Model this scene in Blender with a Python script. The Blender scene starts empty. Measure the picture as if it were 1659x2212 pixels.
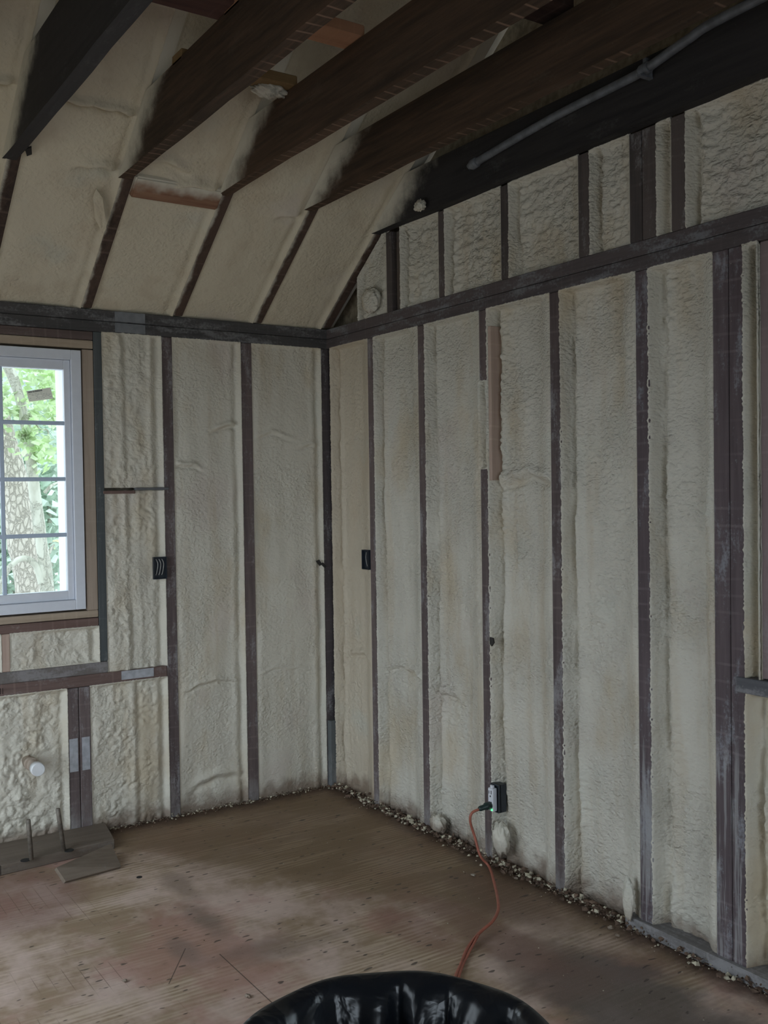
import bpy, bmesh, math, random
import numpy as np
from mathutils import Vector, Matrix

random.seed(7)
SC = bpy.context.scene
COL = SC.collection

# ------------------------------------------------------------------ camera
F_PX, W_PX, H_PX = 2145.33, 1659.0, 2212.0
CAM = Vector((4.2612, -2.4801, 1.4704))
R_ = Vector((0.5503, 0.8348, -0.0143)).normalized()
FW = Vector((-0.8349, 0.5500, -0.0227)).normalized()
U_ = R_.cross(FW).normalized()
R_ = FW.cross(U_).normalized()
cd = bpy.data.cameras.new('camera')
cam = bpy.data.objects.new('camera', cd); COL.objects.link(cam)
M = Matrix((R_, U_, -FW)).transposed().to_4x4(); M.translation = CAM
cam.matrix_world = M
cd.sensor_fit = 'VERTICAL'; cd.sensor_height = 36.0
cd.lens = F_PX * 36.0 / H_PX
cd.clip_start = 0.05; cd.clip_end = 300
SC.camera = cam

def ray(x, y):
    return (FW * F_PX + R_ * (x - W_PX / 2) + U_ * (H_PX / 2 - y))
def at_x(x, y, X): d = ray(x, y); return CAM + d * ((X - CAM.x) / d.x)
def at_y(x, y, Y): d = ray(x, y); return CAM + d * ((Y - CAM.y) / d.y)
def at_z(x, y, Z): d = ray(x, y); return CAM + d * ((Z - CAM.z) / d.z)

# ------------------------------------------------------------------ view, sky, daylight
SC.view_settings.view_transform = 'Standard'
SC.view_settings.look = 'None'
SC.view_settings.gamma = 1.0
SC.view_settings.use_curve_mapping = False
SC.view_settings.exposure = -0.22

wd = bpy.data.worlds.new('overcast_sky'); SC.world = wd; wd.use_nodes = True
bg = wd.node_tree.nodes['Background']
bg.inputs[0].default_value = (0.80, 0.91, 1.0, 1); bg.inputs[1].default_value = 4.2

def area_light(name, loc, target, sx, sy, power, color):
    ld = bpy.data.lights.new(name, 'AREA'); ld.shape = 'RECTANGLE'; ld.size = sx; ld.size_y = sy
    ld.energy = power; ld.color = color; ld.spread = math.radians(125)
    o = bpy.data.objects.new(name, ld); COL.objects.link(o); o.location = loc
    o.rotation_euler = (Vector(target) - Vector(loc)).to_track_quat('-Z', 'Y').to_euler()
    return o
# daylight entering through the openings in the two walls behind the camera
area_light('daylight_south', (1.45, -3.37, 1.05), (.45, -1.3, .0), 1.7, 1.9, 8.5, (0.75, 0.875, 1.0))
area_light('daylight_east', (6.57, -2.3, 1.30), (1.6, -1.2, .0), 2.2, 1.3, 15, (0.75, 0.875, 1.0))

# ------------------------------------------------------------------ numpy noise
_rng = np.random.RandomState(11)
_perm = _rng.permutation(512).astype(np.int64); _perm = np.concatenate([_perm, _perm, _perm])
_ga = _rng.rand(512) * 2 * np.pi
_gx, _gy = np.cos(_ga), np.sin(_ga)
def perlin(x, y, seed=0):
    x = np.asarray(x, float) + seed * 17.37; y = np.asarray(y, float) + seed * 9.13
    xi = np.floor(x).astype(np.int64); yi = np.floor(y).astype(np.int64)
    xf = x - xi; yf = y - yi; xi &= 511; yi &= 511
    u = xf * xf * xf * (xf * (xf * 6 - 15) + 10); v = yf * yf * yf * (yf * (yf * 6 - 15) + 10)
    def g(ix, iy, dx, dy):
        h = _perm[_perm[ix & 511] + (iy & 511)]
        return _gx[h] * dx + _gy[h] * dy
    a = g(xi, yi, xf, yf); b = g(xi + 1, yi, xf - 1, yf)
    c = g(xi, yi + 1, xf, yf - 1); d = g(xi + 1, yi + 1, xf - 1, yf - 1)
    return (a + (b - a) * u) * (1 - v) + (c + (d - c) * u) * v * 1.0
def fbm(x, y, seed=0, o=3):
    r = 0; a = 1
    for i in range(o):
        r = r + a * perlin(x, y, seed + i * 3); x = x * 2.03; y = y * 2.03; a *= .5
    return r
def billow(x, y, seed=0):           # rounded blisters with sharp creases between
    return np.abs(perlin(x, y, seed)) * 1.6 - .35
def sstep(a, b, x):
    t = np.clip((x - a) / (b - a), 0, 1); return t * t * (3 - 2 * t)

# ------------------------------------------------------------------ materials
class NB:
    def __init__(s, name):
        s.m = bpy.data.materials.new(name); s.m.use_nodes = True
        s.t = s.m.node_tree; s.n = s.t.nodes; s.l = s.t.links
        s.b = s.n['Principled BSDF']; s.out = s.n['Material Output']
        s.pos = s.new('ShaderNodeNewGeometry').outputs['Position']
    def new(s, k): return s.n.new(k)
    def put(s, i, v):
        if hasattr(v, 'is_linked') or isinstance(v, bpy.types.NodeSocket): s.l.new(v, i)
        else: i.default_value = v
    def map(s, vec, scale=(1, 1, 1), loc=(0, 0, 0), rot=(0, 0, 0)):
        n = s.new('ShaderNodeMapping'); s.put(n.inputs[0], vec)
        n.inputs['Scale'].default_value = scale; n.inputs['Location'].default_value = loc; n.inputs['Rotation'].default_value = rot
        return n.outputs[0]
    def noise(s, vec, scale, detail=4, rough=.55, dist=0):
        n = s.new('ShaderNodeTexNoise'); s.put(n.inputs['Vector'], vec)
        n.inputs['Scale'].default_value = scale; n.inputs['Detail'].default_value = detail
        n.inputs['Roughness'].default_value = rough; n.inputs['Distortion'].default_value = dist
        return n.outputs[0]
    def voro(s, vec, scale, feat='F1'):
        n = s.new('ShaderNodeTexVoronoi'); n.feature = feat; s.put(n.inputs['Vector'], vec); n.inputs['Scale'].default_value = scale
        return n.outputs['Distance']
    def math(s, op, a, b=0.0, c=0.0):
        n = s.new('ShaderNodeMath'); n.operation = op
        s.put(n.inputs[0], a); s.put(n.inputs[1], b); s.put(n.inputs[2], c)
        return n.outputs[0]
    def rng(s, v, a, b, lo=0.0, hi=1.0, smooth=True):
        n = s.new('ShaderNodeMapRange'); n.interpolation_type = 'SMOOTHSTEP' if smooth else 'LINEAR'
        s.put(n.inputs[0], v); s.put(n.inputs[1], a); s.put(n.inputs[2], b); s.put(n.inputs[3], lo); s.put(n.inputs[4], hi)
        return n.outputs[0]
    def mix(s, f, a, b):
        n = s.new('ShaderNodeMix'); n.data_type = 'RGBA'; s.put(n.inputs[0], f)
        for i, v in ((6, a), (7, b)):
            if isinstance(v, tuple): v = (*v[:3], 1)
            s.put(n.inputs[i], v)
        return n.outputs[2]
    def sep(s, v):
        n = s.new('ShaderNodeSeparateXYZ'); s.put(n.inputs[0], v); return n.outputs
    def bump(s, h, strength=.5, dist=.005, nrm=None):
        n = s.new('ShaderNodeBump'); s.put(n.inputs['Height'], h); n.inputs['Strength'].default_value = strength
        n.inputs['Distance'].default_value = dist
        if nrm is not None: s.l.new(nrm, n.inputs['Normal'])
        return n.outputs[0]
    def fin(s, color, rough=.8, normal=None, spec=.3, metal=0.0):
        if isinstance(color, tuple): color = (*color[:3], 1)
        s.put(s.b.inputs['Base Color'], color); s.put(s.b.inputs['Roughness'], rough)
        s.b.inputs['Specular IOR Level'].default_value = spec; s.b.inputs['Metallic'].default_value = metal
        if normal is not None: s.l.new(normal, s.b.inputs['Normal'])
        return s.m

FOAM = (0.66, 0.625, 0.535)
def mat_foam(name='spray_foam_skin', base=FOAM, warm=(0.56, 0.47, 0.33), amt=.75, bump=.006, stretch=(1, 1, 1)):
    k = NB(name); p = k.pos
    low = k.noise(k.map(p, (2.2, 2.2, 1.0)), 1.6, 4, .6)
    f = k.rng(low, .5, .72, 0, amt)
    c = k.mix(f, base, warm)
    pk = k.rng(k.noise(k.map(p, (1, 1, .8), (7, 3, 2)), 2.7, 4), .56, .74, 0, .6)
    c = k.mix(pk, c, (0.60, 0.53, 0.47))
    gr = k.rng(k.noise(k.map(p, (1, 1, 1), (1, 8, 4)), 3.1, 5), .55, .75, 0, .5)
    c = k.mix(gr, c, (0.56, 0.57, 0.50))
    st = k.rng(k.noise(k.map(p, (1, 1, .09), (2, 2, 2)), 9, 3, .6), .52, .70, 0, .5)
    c = k.mix(st, c, (0.56, 0.48, 0.36))
    sp = k.rng(k.noise(p, 210, 2), .74, .8, 0, .5)
    c = k.mix(sp, c, (0.30, 0.24, 0.17))
    # dirt kicked up on the lowest few centimetres
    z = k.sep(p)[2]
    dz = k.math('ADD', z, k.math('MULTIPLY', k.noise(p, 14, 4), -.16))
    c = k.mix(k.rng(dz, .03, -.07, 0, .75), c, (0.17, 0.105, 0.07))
    ps = k.map(p, stretch)
    w = k.noise(ps, 9, 3)
    wv = k.new('ShaderNodeVectorMath'); wv.operation = 'ADD'; k.l.new(ps, wv.inputs[0])
    sc = k.new('ShaderNodeVectorMath'); sc.operation = 'SCALE'
    nn = k.new('ShaderNodeTexNoise'); k.l.new(ps, nn.inputs['Vector']); nn.inputs['Scale'].default_value = 22
    k.l.new(nn.outputs['Color'], sc.inputs[0]); sc.inputs['Scale'].default_value = .03
    k.l.new(sc.outputs[0], wv.inputs[1])
    v1 = k.voro(wv.outputs[0], 75, 'SMOOTH_F1'); n2 = k.noise(ps, 130, 4, .6); n3 = k.noise(ps, 38, 3)
    h = k.math('ADD', k.math('MULTIPLY', v1, -.9), k.math('ADD', k.math('MULTIPLY', n2, .45), k.math('MULTIPLY', n3, 1.0)))
    mk = k.rng(k.noise(k.map(p, (1, 1, .7), (3, 3, 3)), 4.5, 3), .38, .62, .35, 1.0)
    h = k.math('MULTIPLY', h, mk)
    return k.fin(c, .62, k.bump(h, .8, bump), .35)
M_FOAM = mat_foam('cream_spray_foam', stretch=(1, 1, 1.3))
M_FOAM_R = mat_foam('rippled_spray_foam', base=(0.64, 0.61, 0.53), bump=.013, stretch=(1, 1, 1.6))
M_FOAM_C = mat_foam('roof_spray_foam', base=(0.66, 0.595, 0.465), warm=(0.60, 0.51, 0.38), bump=.005)  # warm bounce from the wooden floor is tinted into this base colour

def mat_wood(name, ax, dark, light, dust=.5, dustcol=(0.34, 0.33, 0.34), saw=.16, over=None, dpos=.60):
    """rough-sawn framing timber; ax = direction of the grain"""
    k = NB(name); p = k.pos
    st = [1, 1, 1]; st['xyz'.index(ax)] = .07
    g = k.noise(k.map(p, tuple(st)), 60, 5, .6)
    g2 = k.noise(k.map(p, tuple(st)), 9, 3)
    oi = k.new('ShaderNodeObjectInfo').outputs['Random']
    f = k.math('ADD', k.math('MULTIPLY', g, .55), k.math('ADD', k.math('MULTIPLY', g2, .5), k.math('MULTIPLY', oi, .25)))
    c = k.mix(k.rng(f, .38, .85), dark, light)
    # cross-cut saw marks
    a = k.sep(p)['xyz'.index(ax)]
    sw = k.math('SINE', k.math('MULTIPLY', k.math('ADD', a, k.math('MULTIPLY', k.noise(p, 3, 1), .035)), 2 * math.pi / .052))
    if over == 'joist': saw_n = k.rng(k.sep(k.new('ShaderNodeNewGeometry').outputs['Normal'])[2], -.4, -.7)
    sm = k.math('MULTIPLY', k.rng(sw, .78, 1.0), k.rng(k.noise(p, 5, 2), .42, .6, 0, saw))
    if over == 'joist': sm = k.math('MULTIPLY', sm, saw_n)
    c = k.mix(sm, c, tuple(min(1, v * 1.9 + .03) for v in light))
    ds = [1, 1, 1]; ds['xyz'.index(ax)] = .3
    d1 = k.noise(k.map(p, tuple(ds), (5, 1, 9)), 12, 5, .7)
    d2 = k.noise(p, 90, 4, .7)
    dm = k.rng(k.math('ADD', d1, k.math('MULTIPLY', d2, .35)), dpos + .14, dpos + .30, 0, dust)
    c = k.mix(dm, c, dustcol)
    sp = k.rng(k.noise(p, 160, 2), .70, .78, 0, dust)
    c = k.mix(sp, c, (0.45, 0.42, 0.36))
    if over == 'joist':      # spray mist where the joist end dies into the roof foam
        s_ = k.sep(p)
        d = k.math('SUBTRACT', k.math('ADD', k.math('MULTIPLY', s_[0], .72), 2.265), s_[2])
        n = k.math('MULTIPLY', k.math('SUBTRACT', k.noise(p, 9, 4, .6), .5), .22)
        ny = k.sep(k.new('ShaderNodeNewGeometry').outputs['Normal'])[1]
        side = k.rng(ny, -.3, -.7)
        m = k.math('MULTIPLY', k.rng(k.math('ADD', k.math('ADD', d, n), k.math('MULTIPLY', k.noise(p, 240, 2), .03)), .20, .03), side)
        c = k.mix(m, c, FOAM)
    if over == 'rafter':
        obj = k.new('ShaderNodeTexCoord').outputs['Object']
        oy = k.sep(obj)[1]; s_ = k.sep(p)
        n = k.math('MULTIPLY', k.math('SUBTRACT', k.noise(p, 9, 3), .5), .05)
        fz = k.math('MULTIPLY', k.noise(p, 300, 2), .010)
        m1 = k.rng(k.math('ADD', k.math('ADD', oy, n), fz), .024, .002, 0, .9)
        m2 = k.rng(k.math('ADD', s_[2], k.math('MULTIPLY', n, .8)), 2.80, 2.86)
        m = k.math('MAXIMUM', m1, m2)
        c = k.mix(m, c, FOAM)
    if over == 'floor':      # dried foam and drywall dust low on the stud
        s_ = k.sep(p)
        n = k.math('MULTIPLY', k.noise(k.map(p, (1, 1, .4)), 22, 4, .7), .5)
        m = k.rng(k.math('ADD', s_[2], n), .42, .22, 0, .45)
        c = k.mix(m, c, (0.36, 0.35, 0.34))
    if over == 'post':
        s_ = k.sep(p)
        n = k.noise(k.map(p, (1, 1, .06)), 30, 4, .65)
        m = k.math('MULTIPLY', k.rng(n, .50, .58), k.rng(k.math('ADD', s_[2], k.math('MULTIPLY', k.noise(p, 5, 2), .3)), .95, .75, 0, .5))
        c = k.mix(m, c, (0.40, 0.40, 0.40))
    h = k.math('ADD', g, k.math('MULTIPLY', sw, .05))
    return k.fin(c, .82, k.bump(h, .6, .0025), .25)

STUD_D, STUD_L = (0.085, 0.066, 0.066), (0.170, 0.132, 0.128)
W_STUD = mat_wood('dark_stained_stud_wood', 'z', STUD_D, STUD_L, .6, over='floor', dpos=.54)
W_GREY = mat_wood('grey_painted_stud_wood', 'z', (0.075, 0.085, 0.088), (0.125, 0.135, 0.138), .45, saw=.08, over='floor')
W_POST = mat_wood('purplish_post_wood', 'z', (0.080, 0.062, 0.068), (0.150, 0.118, 0.125), .7, (0.30, 0.31, 0.34), .22, over='post', dpos=.56)
W_GAB = mat_wood('dusty_gable_stud_wood', 'z', (0.055, 0.048, 0.048), (0.12, 0.098, 0.092), .55, saw=.1)
W_PLX = mat_wood('sooty_plate_wood_x', 'x', (0.050, 0.046, 0.050), (0.115, 0.095, 0.095), .6, (0.26, 0.27, 0.29), .1, dpos=.52)
W_PLY = mat_wood('sooty_plate_wood_y', 'y', (0.042, 0.044, 0.047), (0.090, 0.085, 0.085), .6, (0.27, 0.27, 0.28), .1, dpos=.52)
W_RED = mat_wood('reddish_sill_wood', 'y', (0.14, 0.088, 0.075), (0.24, 0.165, 0.145), .4, (0.4, 0.38, 0.36), .1)
W_JOI = mat_wood('dark_brown_joist_wood', 'x', (0.018, 0.013, 0.009), (0.075, 0.042, 0.026), .12, (0.2, 0.17, 0.13), .0, over='joist')
W_JOI2 = mat_wood('black_end_joist_wood', 'x', (0.016, 0.016, 0.017), (0.042, 0.038, 0.038), .15, (0.2, 0.2, 0.2), .0, over='joist')
W_RAF = mat_wood('dark_rafter_wood', 'x', (0.035, 0.026, 0.022), (0.10, 0.065, 0.05), .2, (0.3, 0.27, 0.22), .35, over='rafter')
W_NEW = mat_wood('fresh_pine_wood', 'z', (0.29, 0.225, 0.175), (0.42, 0.34, 0.275), .2, (0.35, 0.3, 0.25), .05)
W_NEWY = mat_wood('fresh_pine_rail_wood', 'y', (0.34, 0.265, 0.195), (0.48, 0.39, 0.30), .2, (0.3, 0.25, 0.2), .05)
W_PINK = mat_wood('pinkish_bare_wood', 'z', (0.44, 0.32, 0.265), (0.54, 0.42, 0.345), .2, (0.5, 0.45, 0.36), .1)
W_ORNG = mat_wood('orange_blocking_wood', 'y', (0.26, 0.12, 0.065), (0.42, 0.22, 0.13), .1, (0.3, 0.2, 0.1), .05)
W_TAN = mat_wood('tan_blocking_wood', 'y', (0.16, 0.10, 0.045), (0.26, 0.17, 0.08), .1, (0.3, 0.2, 0.1), .05)
W_SLAB = mat_wood('dusty_floor_board_wood', 'y', (0.115, 0.092, 0.072), (0.19, 0.155, 0.125), .4, (0.24, 0.22, 0.2), .02)

def simple(name, color, rough=.6, spec=.4, metal=0.0, var=.15, scale=30, bump=0.0):
    k = NB(name)
    n = k.noise(k.pos, scale, 4)
    c = k.mix(k.rng(n, .3, .7), tuple(v * (1 - var) for v in color), tuple(min(1, v * (1 + var)) for v in color))
    return k.fin(c, rough, k.bump(n, .5, bump) if bump else None, spec, metal)
M_VINYL = simple('white_vinyl', (0.74, 0.77, 0.84), .35, .5, var=.02)
M_GREYPL = simple('grey_steel_plate', (0.24, 0.25, 0.27), .55, .5, .3, .18, 18)
M_GREYPT = simple('pale_grey_primer', (0.42, 0.43, 0.46), .7, .3, 0, .15, 40)
M_BLKBOX = simple('blue_black_plastic', (0.018, 0.024, 0.034), .4, .5, var=.1)
M_WIRE = simple('dusty_wire', (0.42, 0.41, 0.38), .5, .4)
M_RECEP = simple('white_receptacle', (0.74, 0.75, 0.80), .35, .5, var=.02)
M_SLOT = simple('slot_dark', (0.02, 0.02, 0.02), .8)
M_PVC = simple('white_pvc', (0.78, 0.80, 0.82), .4, .5, var=.03)
M_PVC_BROWN = simple('brown_pvc', (0.38, 0.31, 0.25), .6, .4, var=.2, scale=25)  # browner and darker than the white cap
M_COPPER = simple('tarnished_pipe', (0.17, 0.15, 0.125), .5, .5, .3, .35, 40)
M_COND = simple('grey_conduit', (0.16, 0.17, 0.19), .5, .4, .2, .25, 25)
M_CORD = simple('orange_cord_rubber', (0.36, 0.115, 0.075), .45, .5, var=.12)
M_PLUG = simple('black_green_plug', (0.02, 0.04, 0.035), .4)
M_CAN = simple('black_bin_plastic', (0.012, 0.014, 0.017), .5, .4, var=.2)
def mat_liner():
    k = NB('black_bin_liner')
    n = k.noise(k.pos, 14, 3, .5, .6); n2 = k.voro(k.pos, 16, 'F1')
    h = k.math('ADD', n, k.math('MULTIPLY', n2, .6))
    return k.fin((0.010, 0.012, 0.016), .29, k.bump(h, .7, .012), .42)
M_LINER = mat_liner()
def mat_led():
    k = NB('green_led'); m = k.fin((0.1, .9, .3), .4)
    k.b.inputs['Emission Color'].default_value = (0.12, 1, .35, 1); k.b.inputs['Emission Strength'].default_value = 1.6
    return m
M_LED = mat_led()
def mat_glass():
    k = NB('window_glass')
    tr = k.new('ShaderNodeBsdfTransparent'); tr.inputs[0].default_value = (.95, .97, .97, 1)
    gl = k.new('ShaderNodeBsdfGlossy'); gl.inputs['Roughness'].default_value = .02
    fr = k.new('ShaderNodeFresnel'); fr.inputs[0].default_value = 1.45
    mx = k.new('ShaderNodeMixShader'); k.l.new(fr.outputs[0], mx.inputs[0]); k.l.new(tr.outputs[0], mx.inputs[1]); k.l.new(gl.outputs[0], mx.inputs[2])
    k.l.new(mx.outputs[0], k.out.inputs[0]); return k.m
M_GLASS = mat_glass()

def mat_floor():
    k = NB('worn_plywood'); p = k.pos; s = k.sep(p)
    warp = k.noise(p, 2.2, 2)
    vec = k.map(p, (1, .06, 1))
    g = k.noise(vec, 46, 4, .6, .3)
    wv = k.new('ShaderNodeTexWave'); wv.wave_type = 'BANDS'; wv.bands_direction = 'X'
    k.l.new(k.map(p, (1, .16, 1)), wv.inputs['Vector']); wv.inputs['Scale'].default_value = 15
    wv.inputs['Distortion'].default_value = 13; wv.inputs['Detail'].default_value = 4; wv.inputs['Detail Scale'].default_value = .6
    gg = k.math('ADD', k.math('MULTIPLY', g, .74), k.math('MULTIPLY', k.math('MULTIPLY', wv.outputs['Fac'], k.rng(k.noise(k.map(p, (1, .4, 1), (3, 3, 0)), 5, 3), .4, .65)), .36))
    c = k.mix(k.rng(gg, .3, .75), (0.34, 0.24, 0.155), (0.55, 0.43, 0.315))
    # pale scuffed areas
    c = k.mix(k.rng(k.noise(k.map(p, (1, 1, 1), (2, 5, 0)), 2.4, 5, .65), .42, .62, 0, .75), c, (0.72, 0.555, 0.49))
    # pinkish red stains
    c = k.mix(k.rng(k.noise(k.map(p, (1, 1, 1), (9, 1, 0)), 2.0, 5, .6), .48, .62, 0, .65), c, (0.42, 0.225, 0.18))
    def blob(x, y, rx, ry, col, amt, ns=.35, soft=.5, sc=5):
        nonlocal c
        d = k.math('ADD', k.math('POWER', k.math('MULTIPLY', k.math('SUBTRACT', s[0], x), 1 / rx), 2),
                   k.math('POWER', k.math('MULTIPLY', k.math('SUBTRACT', s[1], y), 1 / ry), 2))
        d = k.math('ADD', k.math('SQRT', d), k.math('MULTIPLY', k.math('SUBTRACT', k.noise(k.map(p, (1, .6, 1), (x, y, 0)), sc, 5, .65), .5), ns * 5))
        c = k.mix(k.rng(d, 1.0 + soft * .5, 1.0 - soft * .7, 0, amt), c, col)
    blob(2.30, -.36, .40, .22, (0.10, 0.085, 0.08), .80, .3)
    blob(2.9, -.7, .5, .45, (0.15, 0.11, 0.09), .7, .3)
    blob(2.0, -.42, .25, .16, (0.17, 0.11, 0.085), .6, .3)
    # brown, trodden-in dust over the far half of the floor, with a ragged front edge
    tb = k.math('ADD', k.math('SUBTRACT', s[1], k.math('MULTIPLY', s[0], .63)), 1.60)
    tb = k.math('ADD', tb, k.math('MULTIPLY', k.math('SUBTRACT', k.noise(k.map(p, (1, .6, 1), (6, 2, 0)), 3.5, 6, .7), .5), .75))
    c = k.mix(k.rng(tb, .0, .42, 0, .80), c, (0.235, 0.155, 0.085))
    c = k.mix(k.math('MULTIPLY', k.rng(gg, .62, .36, 0, .5), k.rng(tb, .0, .4)), c, (0.15, 0.095, 0.05))
    blob(.75, -1.1, .16, .05, (0.20, 0.14, 0.10), .6, .45, 1.0, 8)
    blob(1.10, -1.15, .16, .05, (0.19, 0.145, 0.115), .7, .4, 1.2, 9)
    blob(1.38, -1.12, .05, .18, (0.24, 0.16, 0.135), .6, .4, 1.0, 9)
    blob(1.26, -1.30, .10, .04, (0.22, 0.16, 0.135), .6, .4, 1.0, 9)
    blob(1.45, -1.0, .04, .2, (0.24, 0.17, 0.14), .5, .4, 1.0, 9)
    blob(1.55, -.20, .30, .12, (0.17, 0.10, 0.07), .55, .25)
    blob(.55, -1.62, .30, .22, (0.20, 0.10, 0.085), .55, .25)
    blob(1.75, -.42, .35, .10, (0.20, 0.10, 0.075), .5, .25)
    blob(1.55, -.60, .20, .10, (0.24, 0.11, 0.09), .45, .3)
    # saw kerfs in a crossed patch
    kx = k.rng(k.math('ABSOLUTE', k.math('SUBTRACT', k.math('FRACT', k.math('MULTIPLY', s[1], 22)), .5)), .04, .0)
    ky = k.rng(k.math('ABSOLUTE', k.math('SUBTRACT', k.math('FRACT', k.math('MULTIPLY', s[0], 24)), .5)), .045, .0)
    zone = k.math('MULTIPLY', k.rng(k.noise(k.map(p, (1, .7, 1), (4, 4, 0)), 3.2, 3), .50, .60), k.rng(s[1], -1.38, -1.5))
    c = k.mix(k.math('MULTIPLY', k.math('MAXIMUM', kx, k.math('MULTIPLY', ky, .6)), k.math('MULTIPLY', zone, .8)), c, (0.13, 0.08, 0.05))
    # nail dents: short dark dashes along the grain, in rows
    dash = k.noise(k.map(p, (1, .38, 1)), 52, 1, .3)
    c = k.mix(k.rng(dash, .70, .74, 0, .8), c, (0.05, 0.035, 0.028))
    dot = k.voro(k.map(p, (1, .5, 1), (3, 2, 0)), 7.5)
    c = k.mix(k.rng(dot, .045, .02, 0, .9), c, (0.04, 0.03, 0.03))
    # sheet joints
    def seam(co, at, lo_co, lo, hi, w=.0016):
        nonlocal c
        m = k.rng(k.math('ABSOLUTE', k.math('SUBTRACT', co, at)), w * 1.6, w * .6, 0, .85)
        m = k.math('MULTIPLY', m, k.math('MULTIPLY', k.math('GREATER_THAN', lo_co, lo), k.math('LESS_THAN', lo_co, hi)))
        c = k.mix(m, c, (0.055, 0.035, 0.025))
    seam(s[1], -1.213, s[0], 1.35, 9)
    seam(s[1], -.02, s[0], -1, 9, .004)
    sl = k.math('ADD', k.math('SUBTRACT', s[1], -1.4167), k.math('MULTIPLY', k.math('SUBTRACT', s[0], 1.4397), .682))
    seam(sl, 0.0, s[0], 1.25, 1.44, .0018)
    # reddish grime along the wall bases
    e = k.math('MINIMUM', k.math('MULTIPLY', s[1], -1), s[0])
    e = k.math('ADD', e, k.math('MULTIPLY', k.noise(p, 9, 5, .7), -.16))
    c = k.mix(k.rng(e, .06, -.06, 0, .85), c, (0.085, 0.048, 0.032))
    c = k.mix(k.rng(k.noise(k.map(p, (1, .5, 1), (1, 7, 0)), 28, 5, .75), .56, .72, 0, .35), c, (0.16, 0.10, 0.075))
    fine = k.noise(p, 260, 3)
    c = k.mix(k.rng(fine, .56, .76, 0, .25), c, (0.55, 0.47, 0.40))
    return k.fin(c, .55, k.bump(k.math('ADD', g, k.math('MULTIPLY', wv.outputs['Fac'], .15)), .4, .0014), .4)
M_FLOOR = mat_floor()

# ------------------------------------------------------------------ object helpers
def tag(o, label=None, cat=None, group=None, kind=None):
    if label: o['label'] = label
    if cat: o['category'] = cat
    if group: o['group'] = group
    if kind: o['kind'] = kind
    return o
def link_mesh(name, me, mats, parent=None, loc=None):
    """me in world coordinates; origin is moved to loc (or its base centre)"""
    if not isinstance(mats, (list, tuple)): mats = [mats]
    for m in mats: me.materials.append(m)
    o = bpy.data.objects.new(name, me); COL.objects.link(o)
    if loc is None:
        co = np.empty(len(me.vertices) * 3, np.float32); me.vertices.foreach_get('co', co); co = co.reshape(-1, 3)
        mn, mx = co.min(0), co.max(0); loc = ((mn[0] + mx[0]) / 2, (mn[1] + mx[1]) / 2, mn[2])
    loc = Vector(loc)
    me.transform(Matrix.Translation(-loc))
    if parent is not None:
        o.parent = parent; o.location = loc - parent.matrix_world.translation if parent.parent is None else loc - world_loc(parent)
    else: o.location = loc
    return o
def world_loc(o):
    v = o.location.copy()
    while o.parent: o = o.parent; v += o.location
    return v
def child(name, me, mats, parent, loc=None):
    o = link_mesh(name, me, mats, None, loc); w = o.location.copy(); o.parent = parent; o.location = w - world_loc(parent); return o
def empty(name, loc):
    o = bpy.data.objects.new(name, None); COL.objects.link(o); o.location = loc; o.empty_display_size = .05; return o
def bm_mesh(bm, name='m', smooth=False):
    bmesh.ops.recalc_face_normals(bm, faces=bm.faces)
    me = bpy.data.meshes.new(name); bm.to_mesh(me); bm.free()
    if smooth: me.polygons.foreach_set('use_smooth', [True] * len(me.polygons))
    return me
def add_box(bm, x0, x1, y0, y1, z0, z1, bev=0.0, mi=0):
    vs = [bm.verts.new((x, y, z)) for x in (x0, x1) for y in (y0, y1) for z in (z0, z1)]
    fs = [bm.faces.new([vs[i] for i in q]) for q in ((0, 1, 3, 2), (4, 6, 7, 5), (0, 4, 5, 1), (2, 3, 7, 6), (0, 2, 6, 4), (1, 5, 7, 3))]
    for f in fs: f.material_index = mi
    if bev:
        es = list({e for f in fs for e in f.edges})
        bmesh.ops.bevel(bm, geom=es, offset=bev, segments=1, affect='EDGES')
    return vs
def box(name, x0, x1, y0, y1, z0, z1, mat, parent=None, bev=.002):
    bm = bmesh.new(); add_box(bm, min(x0, x1), max(x0, x1), min(y0, y1), max(y0, y1), min(z0, z1), max(z0, z1), bev)
    me = bm_mesh(bm, name)
    return child(name, me, mat, parent) if parent else link_mesh(name, me, mat)
def prism(bm, poly, axis, a0, a1):
    """poly in the plane perpendicular to axis, swept from a0 to a1"""
    def P(q, a): return (a, q[0], q[1]) if axis == 'x' else (q[0], a, q[1]) if axis == 'y' else (q[0], q[1], a)
    A = [bm.verts.new(P(q, a0)) for q in poly]; B = [bm.verts.new(P(q, a1)) for q in poly]
    bm.faces.new(A); bm.faces.new(B[::-1]); n = len(poly)
    for i in range(n): bm.faces.new((A[i], B[i], B[(i + 1) % n], A[(i + 1) % n]))
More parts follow.
